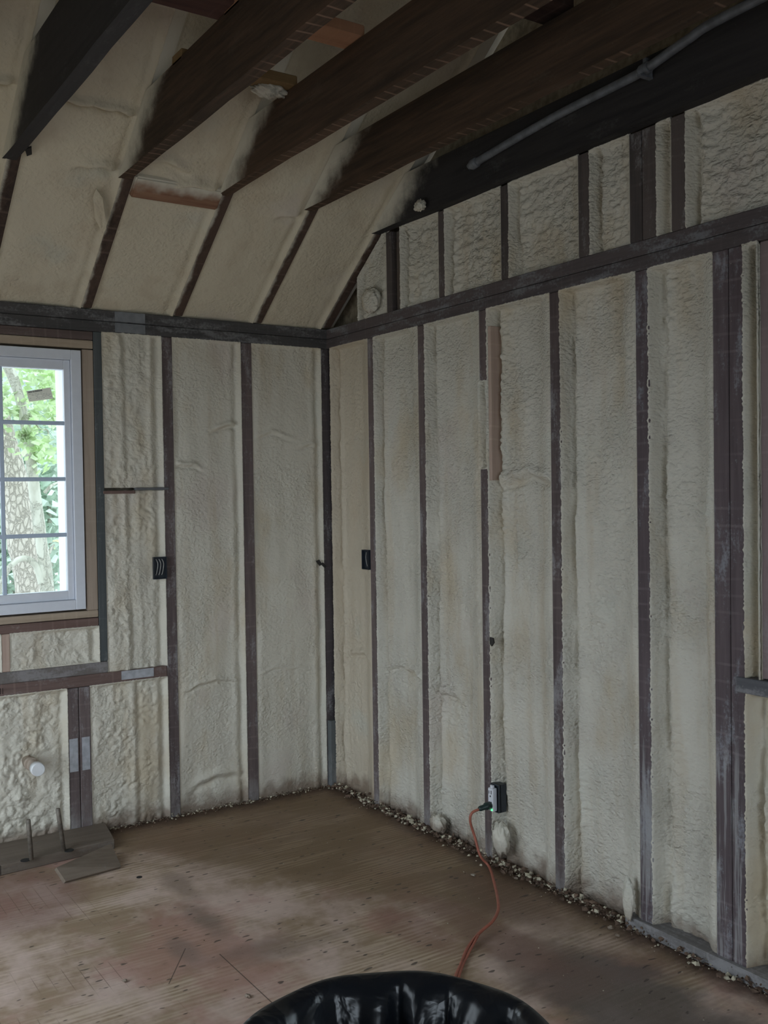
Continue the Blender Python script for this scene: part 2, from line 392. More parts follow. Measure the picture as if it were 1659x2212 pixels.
def add_tube(bm, pts, rad, seg=12, cap=True, mi=0):
    pts = [Vector(p) for p in pts]; n = len(pts)
    rads = rad if isinstance(rad, (list, tuple)) else [rad] * n
    up = Vector((0, 0, 1)); rings = []
    t0 = (pts[1] - pts[0]).normalized()
    nrm = t0.cross(up) if abs(t0.dot(up)) < .95 else t0.cross(Vector((1, 0, 0)))
    nrm.normalize()
    for i, p in enumerate(pts):
        t = (pts[min(i + 1, n - 1)] - pts[max(i - 1, 0)]).normalized()
        nrm = (nrm - t * nrm.dot(t)).normalized(); b = t.cross(nrm)
        rings.append([bm.verts.new(p + (nrm * math.cos(a) + b * math.sin(a)) * rads[i]) for a in [2 * math.pi * j / seg for j in range(seg)]])
    for i in range(n - 1):
        for j in range(seg):
            f = bm.faces.new((rings[i][j], rings[i][(j + 1) % seg], rings[i + 1][(j + 1) % seg], rings[i + 1][j])); f.smooth = True; f.material_index = mi
    if cap:
        for r in (rings[0], rings[-1][::-1]):
            f = bm.faces.new(r); f.material_index = mi
def smooth_path(pts, k=8):
    pts = [Vector(p) for p in pts]; out = []
    for i in range(len(pts) - 1):
        p0, p1, p2, p3 = pts[max(i - 1, 0)], pts[i], pts[i + 1], pts[min(i + 2, len(pts) - 1)]
        for j in range(k):
            t = j / k
            out.append(.5 * ((2 * p1) + (p2 - p0) * t + (2 * p0 - 5 * p1 + 4 * p2 - p3) * t * t + (3 * p1 - p0 - 3 * p2 + p3) * t ** 3))
    out.append(pts[-1]); return out
def grid_mesh(name, P):
    """P: (nv, nu, 3) array of points"""
    nv, nu = P.shape[:2]
    me = bpy.data.meshes.new(name)
    idx = np.arange(nv * nu).reshape(nv, nu)
    q = np.stack([idx[:-1, :-1], idx[:-1, 1:], idx[1:, 1:], idx[1:, :-1]], -1).reshape(-1, 4)
    me.vertices.add(nv * nu); me.vertices.foreach_set('co', P.astype(np.float32).reshape(-1))
    me.loops.add(q.size); me.loops.foreach_set('vertex_index', q.astype(np.int32).reshape(-1))
    me.polygons.add(len(q)); me.polygons.foreach_set('loop_start', (np.arange(len(q)) * 4).astype(np.int32))
    me.polygons.foreach_set('use_smooth', np.ones(len(q), bool))
    me.update(calc_edges=True); me.validate(); return me

def foam_bay(label, o, eu, ev, en, U, V, style, mat, recess=.03, side=0, top=True, bottom=False, seed=1, step=.0052,
             ridges=(), group='spray foam filling the wall bays', clip=None, tooth=.006, back=.010, name='spray_foam', rise=.45, amp=1.0, crease=.019, ribs=()):
    """one bay of cured foam: o = lower corner on the stud face plane, eu across, ev along the stud, en into the room.
    side=0: the stud flank seen from the camera is the one at u=0, side=1: at u=U"""
    o, eu, ev, en = map(np.array, (o, eu, ev, en))
    def axis(L, lo, hi):
        e = np.array([0, .0015, .003, .005, .008, .012])
        a = list(e) if lo else [0]; b = list(L - e[::-1]) if hi else [L]
        mid = np.linspace(a[-1], b[0], max(4, int((b[0] - a[-1]) / step)))[1:-1]
        return np.array(a + list(mid) + b)
    us = axis(U, True, True); vs = axis(V, bottom, top)
    u, v = np.meshgrid(us, vs)
    wu = u + .012 * fbm(u * 9, v * 9, seed + 40, 2); wv = v + .012 * fbm(u * 9, v * 9, seed + 50, 2)
    big = fbm(u * 3.2, v * 2.1, seed, 3) * .014
    msk = sstep(-.25, .3, fbm(u * 4, v * 2.2, seed + 9, 2))
    if style == 'ripple':
        d = big + .013 * billow(wu * 26, wv * 42, seed + 1) * (.12 + .88 * msk) + .0072 * billow(wu * 58, wv * 85, seed + 2) * (.3 + .7 * msk)
        d += .010 * perlin(u * 16, v * 1.2, seed + 5)            # long vertical swells
    elif style == 'smooth':
        d = big * .8 + .0022 * billow(wu * 50, wv * 66, seed + 1) * (.25 + .75 * msk) + .004 * perlin(u * 14, v * 1.0, seed + 5)
    elif style == 'lumpy':
        mk2 = sstep(-.3, .25, fbm(u * 9, v * 5, seed + 12, 2))
        d = big * 1.2 + .013 * billow(wu * 13, wv * 15, seed + 1) * (.2 + .8 * msk) + .010 * billow(wu * 30, wv * 33, seed + 2) * (.15 + .85 * mk2) + .005 * billow(wu * 75, wv * 80, seed + 3) * (.2 + .8 * mk2)
    elif style == 'worm':
        d = big + .016 * billow(wu * 15, wv * 27, seed + 1) + .009 * billow(wu * 33, wv * 55, seed + 2) + .004 * perlin(wu * 70, wv * 90, seed + 3)
    elif style == 'roof':
        d = big * .9 + .003 * billow(wu * 20, wv * 16, seed + 1) * msk + .0012 * billow(wu * 60, wv * 60, seed + 2)
    d = d * amp
    for (ru, rw, ra) in ribs:
        d = d + ra * np.exp(-((u - ru - .008 * fbm(v * 4, u * 0 + ru * 9, seed + 71, 3)) / rw) ** 2) * (.6 + .8 * perlin(v * 3, u * 0 + 2, seed + 72))
    for (ru, rv, lu, lv, a) in ridges:
        # a crease: a raised lip over a groove
        q = (v - rv - .02 * perlin(u * 14, v * 0 + 3, seed + 21) + .25 * (u - ru) ** 2 / max(lu, .01)) / lv
        g = np.exp(-((u - ru) / lu) ** 4)
        d = d + a * g * (np.exp(-(q) ** 2) - .9 * np.exp(-((q + 1.5) / .8) ** 2))
    s = u / U if side == 0 else 1 - u / U                     # 0 at the seen flank
    du = (u if side == 0 else U - u)
    wand = .007 * fbm(v * 6, u * 0 + 2, seed + 33, 2)
    crd = (.5 + .9 * np.clip(fbm(v * 5, u * 0 + 7, seed + 34, 3) + .5, 0, 1.4))
    r = recess * (1 - rise * sstep(.66 if side == 0 else .15, 1.0, s)) + crease * crd * np.exp(-((du - .024 - wand) / .011) ** 2)
    r = r - crease * .55 * crd * np.exp(-((du - .050 - wand) / .016) ** 2)
    wob = 1 + .6 * fbm(v * 11, u * 0 + seed, seed + 30, 3)
    flank = sstep(0, .016, du)
    other = sstep(0, .012, (U - u) if side == 0 else u)
    d = d + .009 * billow(u * 55, v * 34, seed + 77) * np.exp(-((du - .034 - wand) / .016) ** 2) * (crease / .013)
    dep = -r * flank + d * sstep(.004, .05, du) * sstep(0, .03, (U - u) if side == 0 else u)
    dep = dep * 1.0
    dep = np.where(other < 1, dep * other - .004 * (1 - other), dep)
    if top: dep = dep * sstep(0, .016, V - v)
    if bottom: dep = dep * sstep(0, .016, v)
    # ragged skin lapping over the edges of the timber
    j = tooth * (np.abs(perlin(v * 70, u * 0 + 1.5, seed + 60)) * 1.8 + .6 * perlin(v * 21, u * 0, seed + 61))
    w0 = np.exp(-du / .004)
    sg = -1 if side == 0 else 1
    un = u + sg * j * w0
    j2 = .002 * perlin(v * 60, u * 0 + 4, seed + 62); w1 = np.exp(-((U - u) if side == 0 else u) / .003)
    un = un - sg * j2 * w1
    vn = v
    if top:
        jt = .005 * (np.abs(perlin(u * 75, v * 0 + 1, seed + 63)) * 1.6 - .2); vn = vn + jt * np.exp(-(V - v) / .004)
    dep = dep + .0022 * np.maximum(w0, np.exp(-(V - v) / .004) if top else 0) + .0012 * (w1 > .3)
    if clip is not None: un, vn, dep = clip(un, vn, dep)
    P = o + un[..., None] * eu + vn[..., None] * ev + dep[..., None] * en
    # body behind the skin, so the panel has its real thickness
    me = grid_mesh(name, P)
    ob = link_mesh(name, me, mat)
    md = ob.modifiers.new('body', 'SOLIDIFY'); md.thickness = back; md.offset = -1 if np.cross(eu, ev) @ en > 0 else 1
    if label: tag(ob, label, 'insulation', group)
    return ob

X_, Y_, Z_ = (1, 0, 0), (0, 1, 0), (0, 0, 1)
NX_, NY_ = (-1, 0, 0), (0, -1, 0)

# ================================================================== STRUCTURE
ZB, ZM, ZT = 2.168, 2.215, 2.263          # top plates
DEEP = .10
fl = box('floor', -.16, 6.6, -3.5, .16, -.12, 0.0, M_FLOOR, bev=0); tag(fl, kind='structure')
M_SHEATH = simple('board_sheathing', (0.30, 0.25, 0.18), .8, var=.3)
def wall_holes(name, axis, c0, c1, lo, hi, z0, z1, holes, mat):
    bm = bmesh.new()
    def bb(a0, a1, zz0, zz1):
        if a1 - a0 < 1e-4 or zz1 - zz0 < 1e-4: return
        if axis == 'x': add_box(bm, c0, c1, a0, a1, zz0, zz1)
        else: add_box(bm, a0, a1, c0, c1, zz0, zz1)
    cur = lo
    for (h0, h1, b0, b1) in sorted(holes):
        bb(cur, h0, z0, z1); bb(h0, h1, z0, b0); bb(h0, h1, b1, z1); cur = h1
    bb(cur, hi, z0, z1)
    return tag(link_mesh(name, bm_mesh(bm, name), mat), kind='structure')
WIN = (-2.13, -1.207, .967, 2.092)        # window opening in the left wall (y0,y1,z0,z1)
wall_holes('wall_left', 'x', -.16, -.102, -3.5, .16, 0, 2.30, [WIN], M_SHEATH)
wall_holes('wall_right', 'y', .102, .16, -.1, 6.6, 0, 2.30, [(2.55, 3.45, .93, 2.10)], M_SHEATH)
M_PLAINFOAM = simple('plain_foam', (0.24, 0.21, 0.17), .8, var=.15, scale=6, bump=.01)
wall_holes('wall_back', 'y', -3.5, -3.4, -.1, 6.6, 0, 2.30, [(.58, 2.32, .02, 2.0)], M_PLAINFOAM)
wall_holes('wall_east', 'x', 6.6, 6.7, -3.5, .16, 0, 2.30, [(-3.35, -1.2, .65, 2.05)], M_PLAINFOAM)
# gable end above the plate, and roof deck
SL = .72
RX = 3.3
def roof_z(x): return 2.265 + SL * x
bm = bmesh.new(); prism(bm, [(-.1, 2.30), (6.7, 2.30), (RX, roof_z(RX) + .05)], 'y', .102, .16)
tag(link_mesh('wall_gable', bm_mesh(bm), M_SHEATH), kind='structure')
bm = bmesh.new(); prism(bm, [(-.1, 2.30), (6.7, 2.30), (RX, roof_z(RX) + .05)], 'y', -3.5, -3.4)
tag(link_mesh('wall_gable_back', bm_mesh(bm), M_PLAINFOAM), kind='structure')
bm = bmesh.new()
t = .13
prism(bm, [(-.25, roof_z(-.25) + t), (RX, roof_z(RX) + t), (6.9, roof_z(2 * RX - 6.9) + t), (6.9, roof_z(2 * RX - 6.9) + t + .05), (RX, roof_z(RX) + t + .06), (-.25, roof_z(-.25) + t + .05)], 'y', -3.55, .2)
tag(link_mesh('ceiling', bm_mesh(bm), M_PLAINFOAM), kind='structure')

# ================================================================== WINDOW 1 (left wall)
w1 = empty('window_1', (-.03, -1.665, .967)); tag(w1, kind='structure')
Y0, Y1, Z0, Z1 = -2.118, -1.213, .976, 2.082
GY0, GY1, GZ0, GZ1 = -2.054, -1.283, 1.057, 1.9985
def frame_rect(bm, x0, x1, ya, yb, za, zb, ia, ib, ja, jb, bev=.002):
    add_box(bm, x0, x1, ya, ia, za, zb, bev); add_box(bm, x0, x1, ib, yb, za, zb, bev)
    add_box(bm, x0, x1, ia, ib, za, ja, bev); add_box(bm, x0, x1, ia, ib, jb, zb, bev)
bm = bmesh.new(); frame_rect(bm, -.09, .004, Y0, Y1, Z0, Z1, Y0 + .042, Y1 - .042, Z0 + .042, Z1 - .042)
child('window_frame', bm_mesh(bm), M_VINYL, w1)
bm = bmesh.new(); frame_rect(bm, -.055, -.012, Y0 + .043, Y1 - .043, Z0 + .043, Z1 - .043, GY0, GY1, GZ0, GZ1)
sash = child('sash', bm_mesh(bm), M_VINYL, w1)
bm = bmesh.new(); frame_rect(bm, -.070, -.014, Y0 + .050, Y1 - .0445, Z0 + .05, Z1 - .05, GY0 - .010, GY1 + .016, GZ0 - .012, GZ1 + .012, 0)
bm.free()
bm = bmesh.new()
for z in (1.771, 1.534, 1.297): add_box(bm, -.026, -.016, GY0, GY1, z - .0085, z + .0085, .002)
for y in (-1.5397, -1.797): add_box(bm, -.0262, -.0158, y - .0085, y + .0085, GZ0, GZ1, .002)
child('muntin_grid', bm_mesh(bm), simple('bluish_white_grid', (0.52, 0.61, 0.74), .4, var=.03), w1)
box('pane', -.036, -.032, GY0 - .004, GY1 + .004, GZ0 - .004, GZ1 + .004, M_GLASS, w1, 0)
# exterior white casing seen through the glass
bm = bmesh.new(); frame_rect(bm, -.21, -.095, Y0 - .02, Y1 + .02, Z0 - .02, Z1 + .02, Y0 + .05, Y1 - .052, Z0 + .05, Z1 - .05)
child('exterior_casing', bm_mesh(bm), simple('white_exterior_trim', (0.75, 0.76, 0.78), .5, var=.03), w1)
# manufacturer's sticker on the top right pane (print too small to read)
st = empty('paper_sticker', at_x(84, 852, -.030)); tag(st, 'small white printed paper sticker on the top right window pane', 'sticker')
a, b, c_, d_ = [at_x(x, y, -.0305) for x, y in ((57, 845), (109, 837), (115, 861), (63, 868))]
bm = bmesh.new(); vs = [bm.verts.new(v) for v in (a, b, c_, d_)]; vs2 = [bm.verts.new(v - Vector((.0012, 0, 0))) for v in (a, b, c_, d_)]
bm.faces.new(vs); bm.faces.new(vs2[::-1])
for i in range(4): bm.faces.new((vs[i], vs2[i], vs2[(i + 1) % 4], vs[(i + 1) % 4]))
child('paper', bm_mesh(bm), simple('sticker_paper', (0.85, 0.83, 0.76), .7, var=.04), st)
bm = bmesh.new()
ex = (b - a); ey = (d_ - a)
def mark(u0, u1, v0, v1):
    q = [a + ex * u + ey * v + Vector((.0004, 0, 0)) for u, v in ((u0, v0), (u1, v0), (u1, v1), (u0, v1))]
    bm.faces.new([bm.verts.new(p) for p in q])
random.seed(3)
x = .05
while x < .62:
    w = random.uniform(.012, .03); mark(x, x + w, .05, .22); x += w + .012
for r in range(5):
    x = .06
    while x < .9:
        w = random.uniform(.03, .12)
        if random.random() < .8: mark(x, x + w, .34 + r * .12, .36 + r * .12)
        x += w + .03
pm = bpy.data.materials['sticker_paper']; nt = pm.node_tree; b_ = nt.nodes['Principled BSDF']; tr = nt.nodes.new('ShaderNodeBsdfTranslucent'); mx = nt.nodes.new('ShaderNodeMixShader'); mx.inputs[0].default_value = .38
nt.links.new(b_.inputs['Base Color'].links[0].from_socket, tr.inputs[0]); nt.links.new(b_.outputs[0], mx.inputs[1]); nt.links.new(tr.outputs[0], mx.inputs[2]); nt.links.new(mx.outputs[0], nt.nodes['Material Output'].inputs[0])
child('print', bm_mesh(bm), simple('sticker_ink', (0.07, 0.07, 0.07), .7), st)

# rough opening lumber around it
def beam(label, x0, x1, y0, y1, z0, z1, mat, name='wall_stud', cat='stud', group=None, bev=.0025):
    o = box(name, x0, x1, y0, y1, z0, z1, mat, None, bev); return tag(o, label, cat, group)
beam('pale new pine strip standing upright at the right side of the white window', -.10, -.002, -1.2065, -1.1585, .968, 2.088, W_NEW, 'jamb_liner', 'lumber')
beam('pale new pine strip lying flat across the top of the white window', -.10, -.002, -2.18, -1.1585, 2.0925, 2.128, W_NEWY, 'head_liner', 'lumber')
beam('pale new pine sill strip directly under the white window', -.10, -.002, -2.18, -1.1585, .937, .967, W_NEWY, 'sill_liner', 'lumber')
beam('reddish brown rough sill board under the pale pine sill strip', -.10, 0, -2.25, -1.1585, .898, .934, W_RED, 'rough_sill', 'lumber')
beam('dark brown header board between window and top plate', -.10, -.001, -2.25, -1.1585, 2.130, 2.1665, mat_wood('header_wood', 'y', (0.10, 0.075, 0.07), (0.17, 0.125, 0.115), .3), 'window_header', 'lumber')

# ================================================================== LEFT WALL FRAMING  (stud faces in the plane x = 0)
bk = -.10
beam('dark grey painted stud beside the pine strip right of the window', bk, 0, -1.157, -1.1215, .742, 2.167, W_GREY)
beam('brown stud on the left wall carrying the first black box', bk, 0, -.8525, -.802, .0, 2.167, W_STUD)
beam('dark brown stud midway between the black box stud and the room corner', bk, 0, -.4655, -.4080, .0, 2.167, W_STUD)
beam('dark corner post where the two foam walls meet', bk, .0, -.0335, .03, .0, 2.167, mat_wood('corner_post_wood', 'z', (0.050, 0.046, 0.050), (0.11, 0.09, 0.092), .7, dpos=.56, over='floor'), 'corner_post', 'post')
beam('short bluish grey block at the foot of the corner post', .001, .034, -.028, .06, .0, .33, W_GREY, 'corner_block', 'block')
beam('left one of the paired short studs under the low rail', bk, 0, -1.3005, -1.2530, 0, .640, W_STUD, group='paired short studs below the low rail')
beam('right one of the paired short studs under the low rail', bk, 0, -1.2505, -1.2025, 0, .640, W_STUD, group='paired short studs below the low rail')
beam('short reddish cripple stud under the window sill board', bk, 0, -1.5631, -1.5285, .741, .897, W_PINK)
beam('upper grey board of the low double rail below the window', bk, 0, -2.3, -1.1215, .692, .740, mat_wood('grey_rail_wood', 'y', (0.085, 0.09, 0.09), (0.17, 0.15, 0.14), .5, dpos=.5), 'low_rail', 'lumber')
beam('lower reddish board of the low double rail below the window', bk, 0, -2.3, -.8535, .642, .6915, mat_wood('red_rail_wood', 'y', (0.10, 0.068, 0.06), (0.19, 0.13, 0.115), .35, dpos=.55), 'low_rail', 'lumber')
beam('upper layer of the dark double plate on top of the window wall', bk, 0, -3.2, .10, ZM + .001, ZT, W_PLY, 'top_plate', 'plate', 'double plate on the window wall')
beam('lower layer of the dark double plate on top of the window wall', bk, 0.002, -3.2, .10, ZB, ZM - .001, W_PLY, 'top_plate', 'plate', 'double plate on the window wall')
for z0, z1, w in ((ZM + .003, ZT - .002, 'upper'), (ZB + .004, ZM - .003, 'lower')):
    bm = bmesh.new(); add_box(bm, .0015, .0055, -1.062, -.926, z0, z1, .0006)
    tag(link_mesh('splice_plate', bm_mesh(bm), M_GREYPL), 'grey metal plate over the %s layer of the window wall top plate' % w, 'plate', 'grey splice plates')
tag(box('paint_patch', .0012, .0022, -1.064, -.917, .652, .690, M_GREYPT, None, 0), 'pale grey patch on the low rail right of the window', 'patch')
tag(box('paint_patch', .0012, .0022, -1.296, -1.260, .283, .425, M_GREYPT, None, 0), 'pale grey patch on the left paired short stud', 'patch')
tag(box('paint_patch', .0012, .0022, -1.243, -1.209, .283, .425, M_GREYPT, None, 0), 'pale grey patch on the right paired short stud', 'patch')
# two thin straps let into the foam right of the window
beam('thin brown strap set in the foam next to the dark grey stud', -.02, .004, -1.128, -.985, 1.468, 1.482, W_RED, 'strap', 'strap')
beam('thin grey strap set in the foam next to the black box stud', -.02, .006, -.985, -.830, 1.482, 1.494, mat_wood('strap_wood', 'y', (0.09, 0.095, 0.10), (0.16, 0.16, 0.165), .3), 'strap', 'strap')
# faint stencil on the low rail
tx = bpy.data.curves.new('stamp', 'FONT'); tx.body = 'SINI'; tx.size = .036; tx.extrude = .0003
to = bpy.data.objects.new('stamp_tmp', tx); COL.objects.link(to)
dg = bpy.context.evaluated_depsgraph_get(); dg.update()
me = bpy.data.meshes.new_from_object(to.evaluated_get(dg)); bpy.data.objects.remove(to)
me.transform(Matrix.Translation((.0007, -1.620, .652)) @ Matrix.Rotation(math.pi / 2, 4, 'Z') @ Matrix.Rotation(math.pi / 2, 4, 'X'))
tag(link_mesh('stencil_letters', me, simple('faded_ink', (0.05, 0.03, 0.028), .8)), 'faded dark stencil letters on the reddish low rail board', 'lettering')

# ================================================================== RIGHT WALL FRAMING (stud faces in the plane y = 0)
ys = (0, .10)
RS = [(.375, .431), (.776, .829), None, (1.596, 1.651), (2.002, 2.057)]
beam('narrow dark stud on the right wall beside the tall black box', .375, .427, 0, .1, 0, ZB - .001, W_STUD)
beam('slim brown stud second from the corner on the right wall', .776, .829, 0, .1, 0, ZB - .001, W_STUD)
beam('short upper piece of the broken stud above the outlet', 1.193, 1.243, 0, .1, 1.890, ZB - .001, W_STUD)
beam('long lower piece of the broken stud carrying the white outlet', 1.193, 1.243, 0, .1, 0, 1.545, W_STUD)
beam('pinkish bare board exposed beside the gap in the broken stud', 1.2445, 1.262, .0015, .06, 1.50, 2.10, W_PINK, 'exposed_board', 'board')
beam('brown stud fourth from the corner right of the outlet', 1.596, 1.651, 0, .1, 0, ZB - .001, W_STUD)
beam('wide purplish stud left of the big double post', 2.002, 2.058, 0, .1, 0, ZB - .001, W_POST)
beam('left half of the purplish double post with pale streaks', 2.306, 2.3615, 0, .1, 0, ZB - .001, W_POST, 'post', 'post', 'double post right of the foam bays')
beam('right half of the purplish double post with pale streaks', 2.3635, 2.4145, 0, .1, 0, ZB - .001, W_POST, 'post', 'post', 'double post right of the foam bays')
beam('reddish jack stud at the right edge above the dark sill', 2.462, 2.515, 0.012, .1, .905, ZB - .001, mat_wood('jack_stud_wood', 'z', (0.15, 0.11, 0.11), (0.26, 0.20, 0.20), .3, saw=.1))
beam('dark grey rough sill running off the right edge', 2.385, 3.6, -.006, .1, .856, .902, mat_wood('dark_sill_wood', 'x', (0.06, 0.062, 0.07), (0.12, 0.12, 0.13), .5, dpos=.54), 'rough_sill', 'lumber')
beam('lower layer of the dark double plate on the right wall', -.001, 4.6, 0, .1, ZB, ZM - .001, W_PLX, 'top_plate', 'plate', 'double plate on the right wall')
beam('upper layer of the dark double plate on the right wall', -.001, 4.6, 0.001, .1, ZM + .001, ZT, W_PLX, 'top_plate', 'plate', 'double plate on the right wall')
beam('dusty grey sole plate at the foot of the right wall foam', 1.95, 3.6, -.018, .1, .0, .040, mat_wood('dusty_sole_wood', 'x', (0.14, 0.13, 0.13), (0.24, 0.23, 0.225), .6, dpos=.45), 'sole_plate', 'plate')
# window 2 frame just outside the picture on the right
w2 = empty('window_2', (3.0, .05, .93)); tag(w2, kind='structure')
bm = bmesh.new()
for (a0, a1, b0, b1) in ((2.552, 2.61, .932, 2.098), (3.39, 3.448, .932, 2.098), (2.61, 3.39, .932, .99), (2.61, 3.39, 2.04, 2.098), (2.61, 3.39, 1.5, 1.54)):
    add_box(bm, a0, a1, .05, .12, b0, b1, .002)
child('window_frame', bm_mesh(bm), M_VINYL, w2)
bm = bmesh.new(); add_box(bm, 2.6, 3.4, .083, .087, .98, 2.05); child('pane', bm_mesh(bm), M_GLASS, w2)

# ---- gable studs above the plate
gz = 2.618
GS = [(.541, .583, 'slim dark gable stud closest to the corner triangle'), (.932, .979, 'dusty gable stud second from the corner'),
      (1.331, 1.380, 'dark gable stud third from the corner with torn foam beside it'), (1.745, 1.803, 'black faced gable stud left of the gable post pair'),
      (1.980, 2.032, 'left brown half of the gable post pair'), (2.034, 2.096, 'right reddish half of the gable post pair'),
      (2.152, 2.211, 'blackened gable stud right of the gable post pair')]
for x0, x1, lb in GS:
    beam(lb, x0, x1, .001, .1, ZT + .0005, gz - .001, W_GAB, 'gable_stud', 'stud')
beam('weathered grey board beside the first slim gable stud', .5845, .655, .028, .07, ZT + .001, gz - .001, mat_wood('weathered_wood', 'z', (0.12, 0.095, 0.08), (0.24, 0.20, 0.17), .3, saw=0), 'gable_board', 'board')

# ================================================================== CEILING JOISTS AND RAFTERS
XE = 5.2
def joist(label, ynear, yfar, zb, zt, mat, y_shift=0):
    bm = bmesh.new()
    xs = max(0.02, (zb - 2.265) / SL)          # where the underside meets the rafter line
    xt = (zt - 2.265) / SL
    n = 26; rnd = random.Random(int(abs(ynear) * 1000))
    rows = []
    for i in range(n + 1):
        t_ = i / n
        xb = xs + (XE - xs) * t_; xp = xt + (XE - xt) * t_
        jb = rnd.uniform(-.0025, .0025); jf = rnd.uniform(-.003, .003)
        rows.append([(xb, ynear, zb + jb), (xb, yfar + jf * .6, zb + jb + jf * .5), (xp, yfar, zt), (xp, ynear, zt)])
    vr = [[bm.verts.new(p) for p in r] for r in rows]
    for i in range(n):
        for j in range(4): bm.faces.new((vr[i][j], vr[i][(j + 1) % 4], vr[i + 1][(j + 1) % 4], vr[i + 1][j]))
    bm.faces.new(vr[0]); bm.faces.new(vr[-1][::-1])
    return tag(link_mesh('ceiling_joist', bm_mesh(bm), mat), label, 'joist')
JB, JT = 2.664, 2.855
JN = mat_wood('brown_joist_wood', 'x', (0.038, 0.027, 0.019), (0.12, 0.072, 0.046), .12, (0.2, 0.17, 0.13), .75, over='joist')
joist('long dark joist second from the right wall with pale saw marks below', -.418, -.374, 2.660, 2.850, JN)
joist('dark brown joist third from the right wall over the orange block', -.812, -.766, JB, 2.872, JN)
joist('dark brown joist fourth from the right wall over the left foam bays', -1.222, -1.174, JB, 2.885, JN)
joist('blackened joist at the upper left with a notched underside', -1.642, -1.594, JB, 2.91, W_JOI2)
joist('blackened joist at the far upper left corner', -2.055, -2.010, JB, 2.90, W_JOI2)
joist('blackened end joist against the right wall carrying the conduit', -.044, .000, 2.620, 2.815, W_JOI2)

def rafter(label, yn, yf, x_top, mat=None, x0=0.0):
    # sits on the top plate and climbs towards the ridge
    bm = bmesh.new(); h = .125
    prism(bm, [(x0, roof_z(x0)), (x_top, roof_z(x_top)), (x_top, roof_z(x_top) + h), (x0 - .0, roof_z(x0) + h)], 'y', yn, yf)
    bmesh.ops.bevel(bm, geom=list(bm.edges), offset=.002, segments=1, affect='EDGES')
    return tag(link_mesh('rafter', bm_mesh(bm), mat or W_RAF, None, (x0, yn, roof_z(x0))), label, 'rafter')
rafter('end rafter rising from the room corner along the right wall', -.031, .022, RX - .02, None, .005)
rafter('rafter second from the right wall ending at a dark joist', -.400, -.353, RX - .02)
rafter('rafter third from the right wall beside the orange block', -.798, -.750, RX - .02)
rafter('rafter fourth from the right wall with torn foam flap', -1.210, -1.162, RX - .02)
rafter('rafter at the left edge of the ceiling', -1.628, -1.580, RX - .02)
rafter('rafter beyond the left edge of the ceiling', -2.042, -1.995, RX - .02)

# blocking boards between and on top of the joists
def cut_board(label, x0, x1, y0, y1, z0, z1, mat, rot=0, name='blocking_board'):
    o = box(name, x0, x1, y0, y1, z0, z1, mat, None, .003); tag(o, label, 'board', 'short boards between the ceiling joists')
    if rot:
        o.rotation_euler[1] = rot
    return o
ang = math.atan(SL)
# orange block across the bay at the foot of the joists, tilted with the roof
bm = bmesh.new()
def at_roof(x, y, off=0.0):            # point on the underside of the rafters, lowered by off
    d = ray(x, y); t_ = (2.265 - off + SL * CAM.x - CAM.z) / (d.z - SL * d.x); return CAM + d * t_
ba, bb_ = at_roof(355, 432, .012).x, at_roof(355, 397, .012).x
prism(bm, [(ba, roof_z(ba) - .022), (ba - .035, roof_z(ba - .035) + .03), (bb_ - .01, roof_z(bb_ - .01) + .04), (bb_ + .012, roof_z(bb_ + .012) - .016)], 'y', -1.160, -.800)
bmesh.ops.bevel(bm, geom=list(bm.edges), offset=.006, segments=2, affect='EDGES')
def mat_k1():
    k = NB('orange_block_with_foam_mist'); p = k.pos; s = k.sep(p)
    g = k.noise(k.map(p, (1, .08, 1)), 60, 4)
    c = k.mix(k.rng(g, .3, .7), (0.22, 0.11, 0.07), (0.32, 0.18, 0.115))
    m = k.rng(k.math('ADD', s[2], k.math('MULTIPLY', k.noise(p, 12, 3), .06)), roof_z(ba) + .030, roof_z(bb_) + .022)
    c = k.mix(m, c, FOAM); return k.fin(c, .75)
tag(link_mesh('blocking_board', bm_mesh(bm), mat_k1()), 'orange block with white foam mist on its upper edge, lowest between joists', 'board', 'short boards between the ceiling joists')
cut_board('tan board lying across two joists with crusty foam on it', 1.115, 1.196, -1.222, -.795, 2.876, 2.912, W_TAN)
cut_board('split pinkish board lying across two joists under the high foam', 1.528, 1.634, -1.222, -.795, 2.876, 2.914, W_ORNG)
cut_board('small pale board over the blackened upper left joist', 1.395, 1.50, -1.65, -1.455, 2.912, 2.945, W_TAN)
cut_board('dark red board standing above the fourth joist', 1.475, 1.60, -1.66, -1.175, 2.888, 2.960, mat_wood('dark_red_wood', 'y', (0.05, 0.025, 0.02), (0.10, 0.05, 0.04), .1))
cut_board('very dark board lying over the second and third joists', 1.99, 2.12, -.83, -.375, 2.874, 2.93, mat_wood('dark_red_wood_b', 'y', (0.03, 0.018, 0.015), (0.06, 0.035, 0.028), .1))

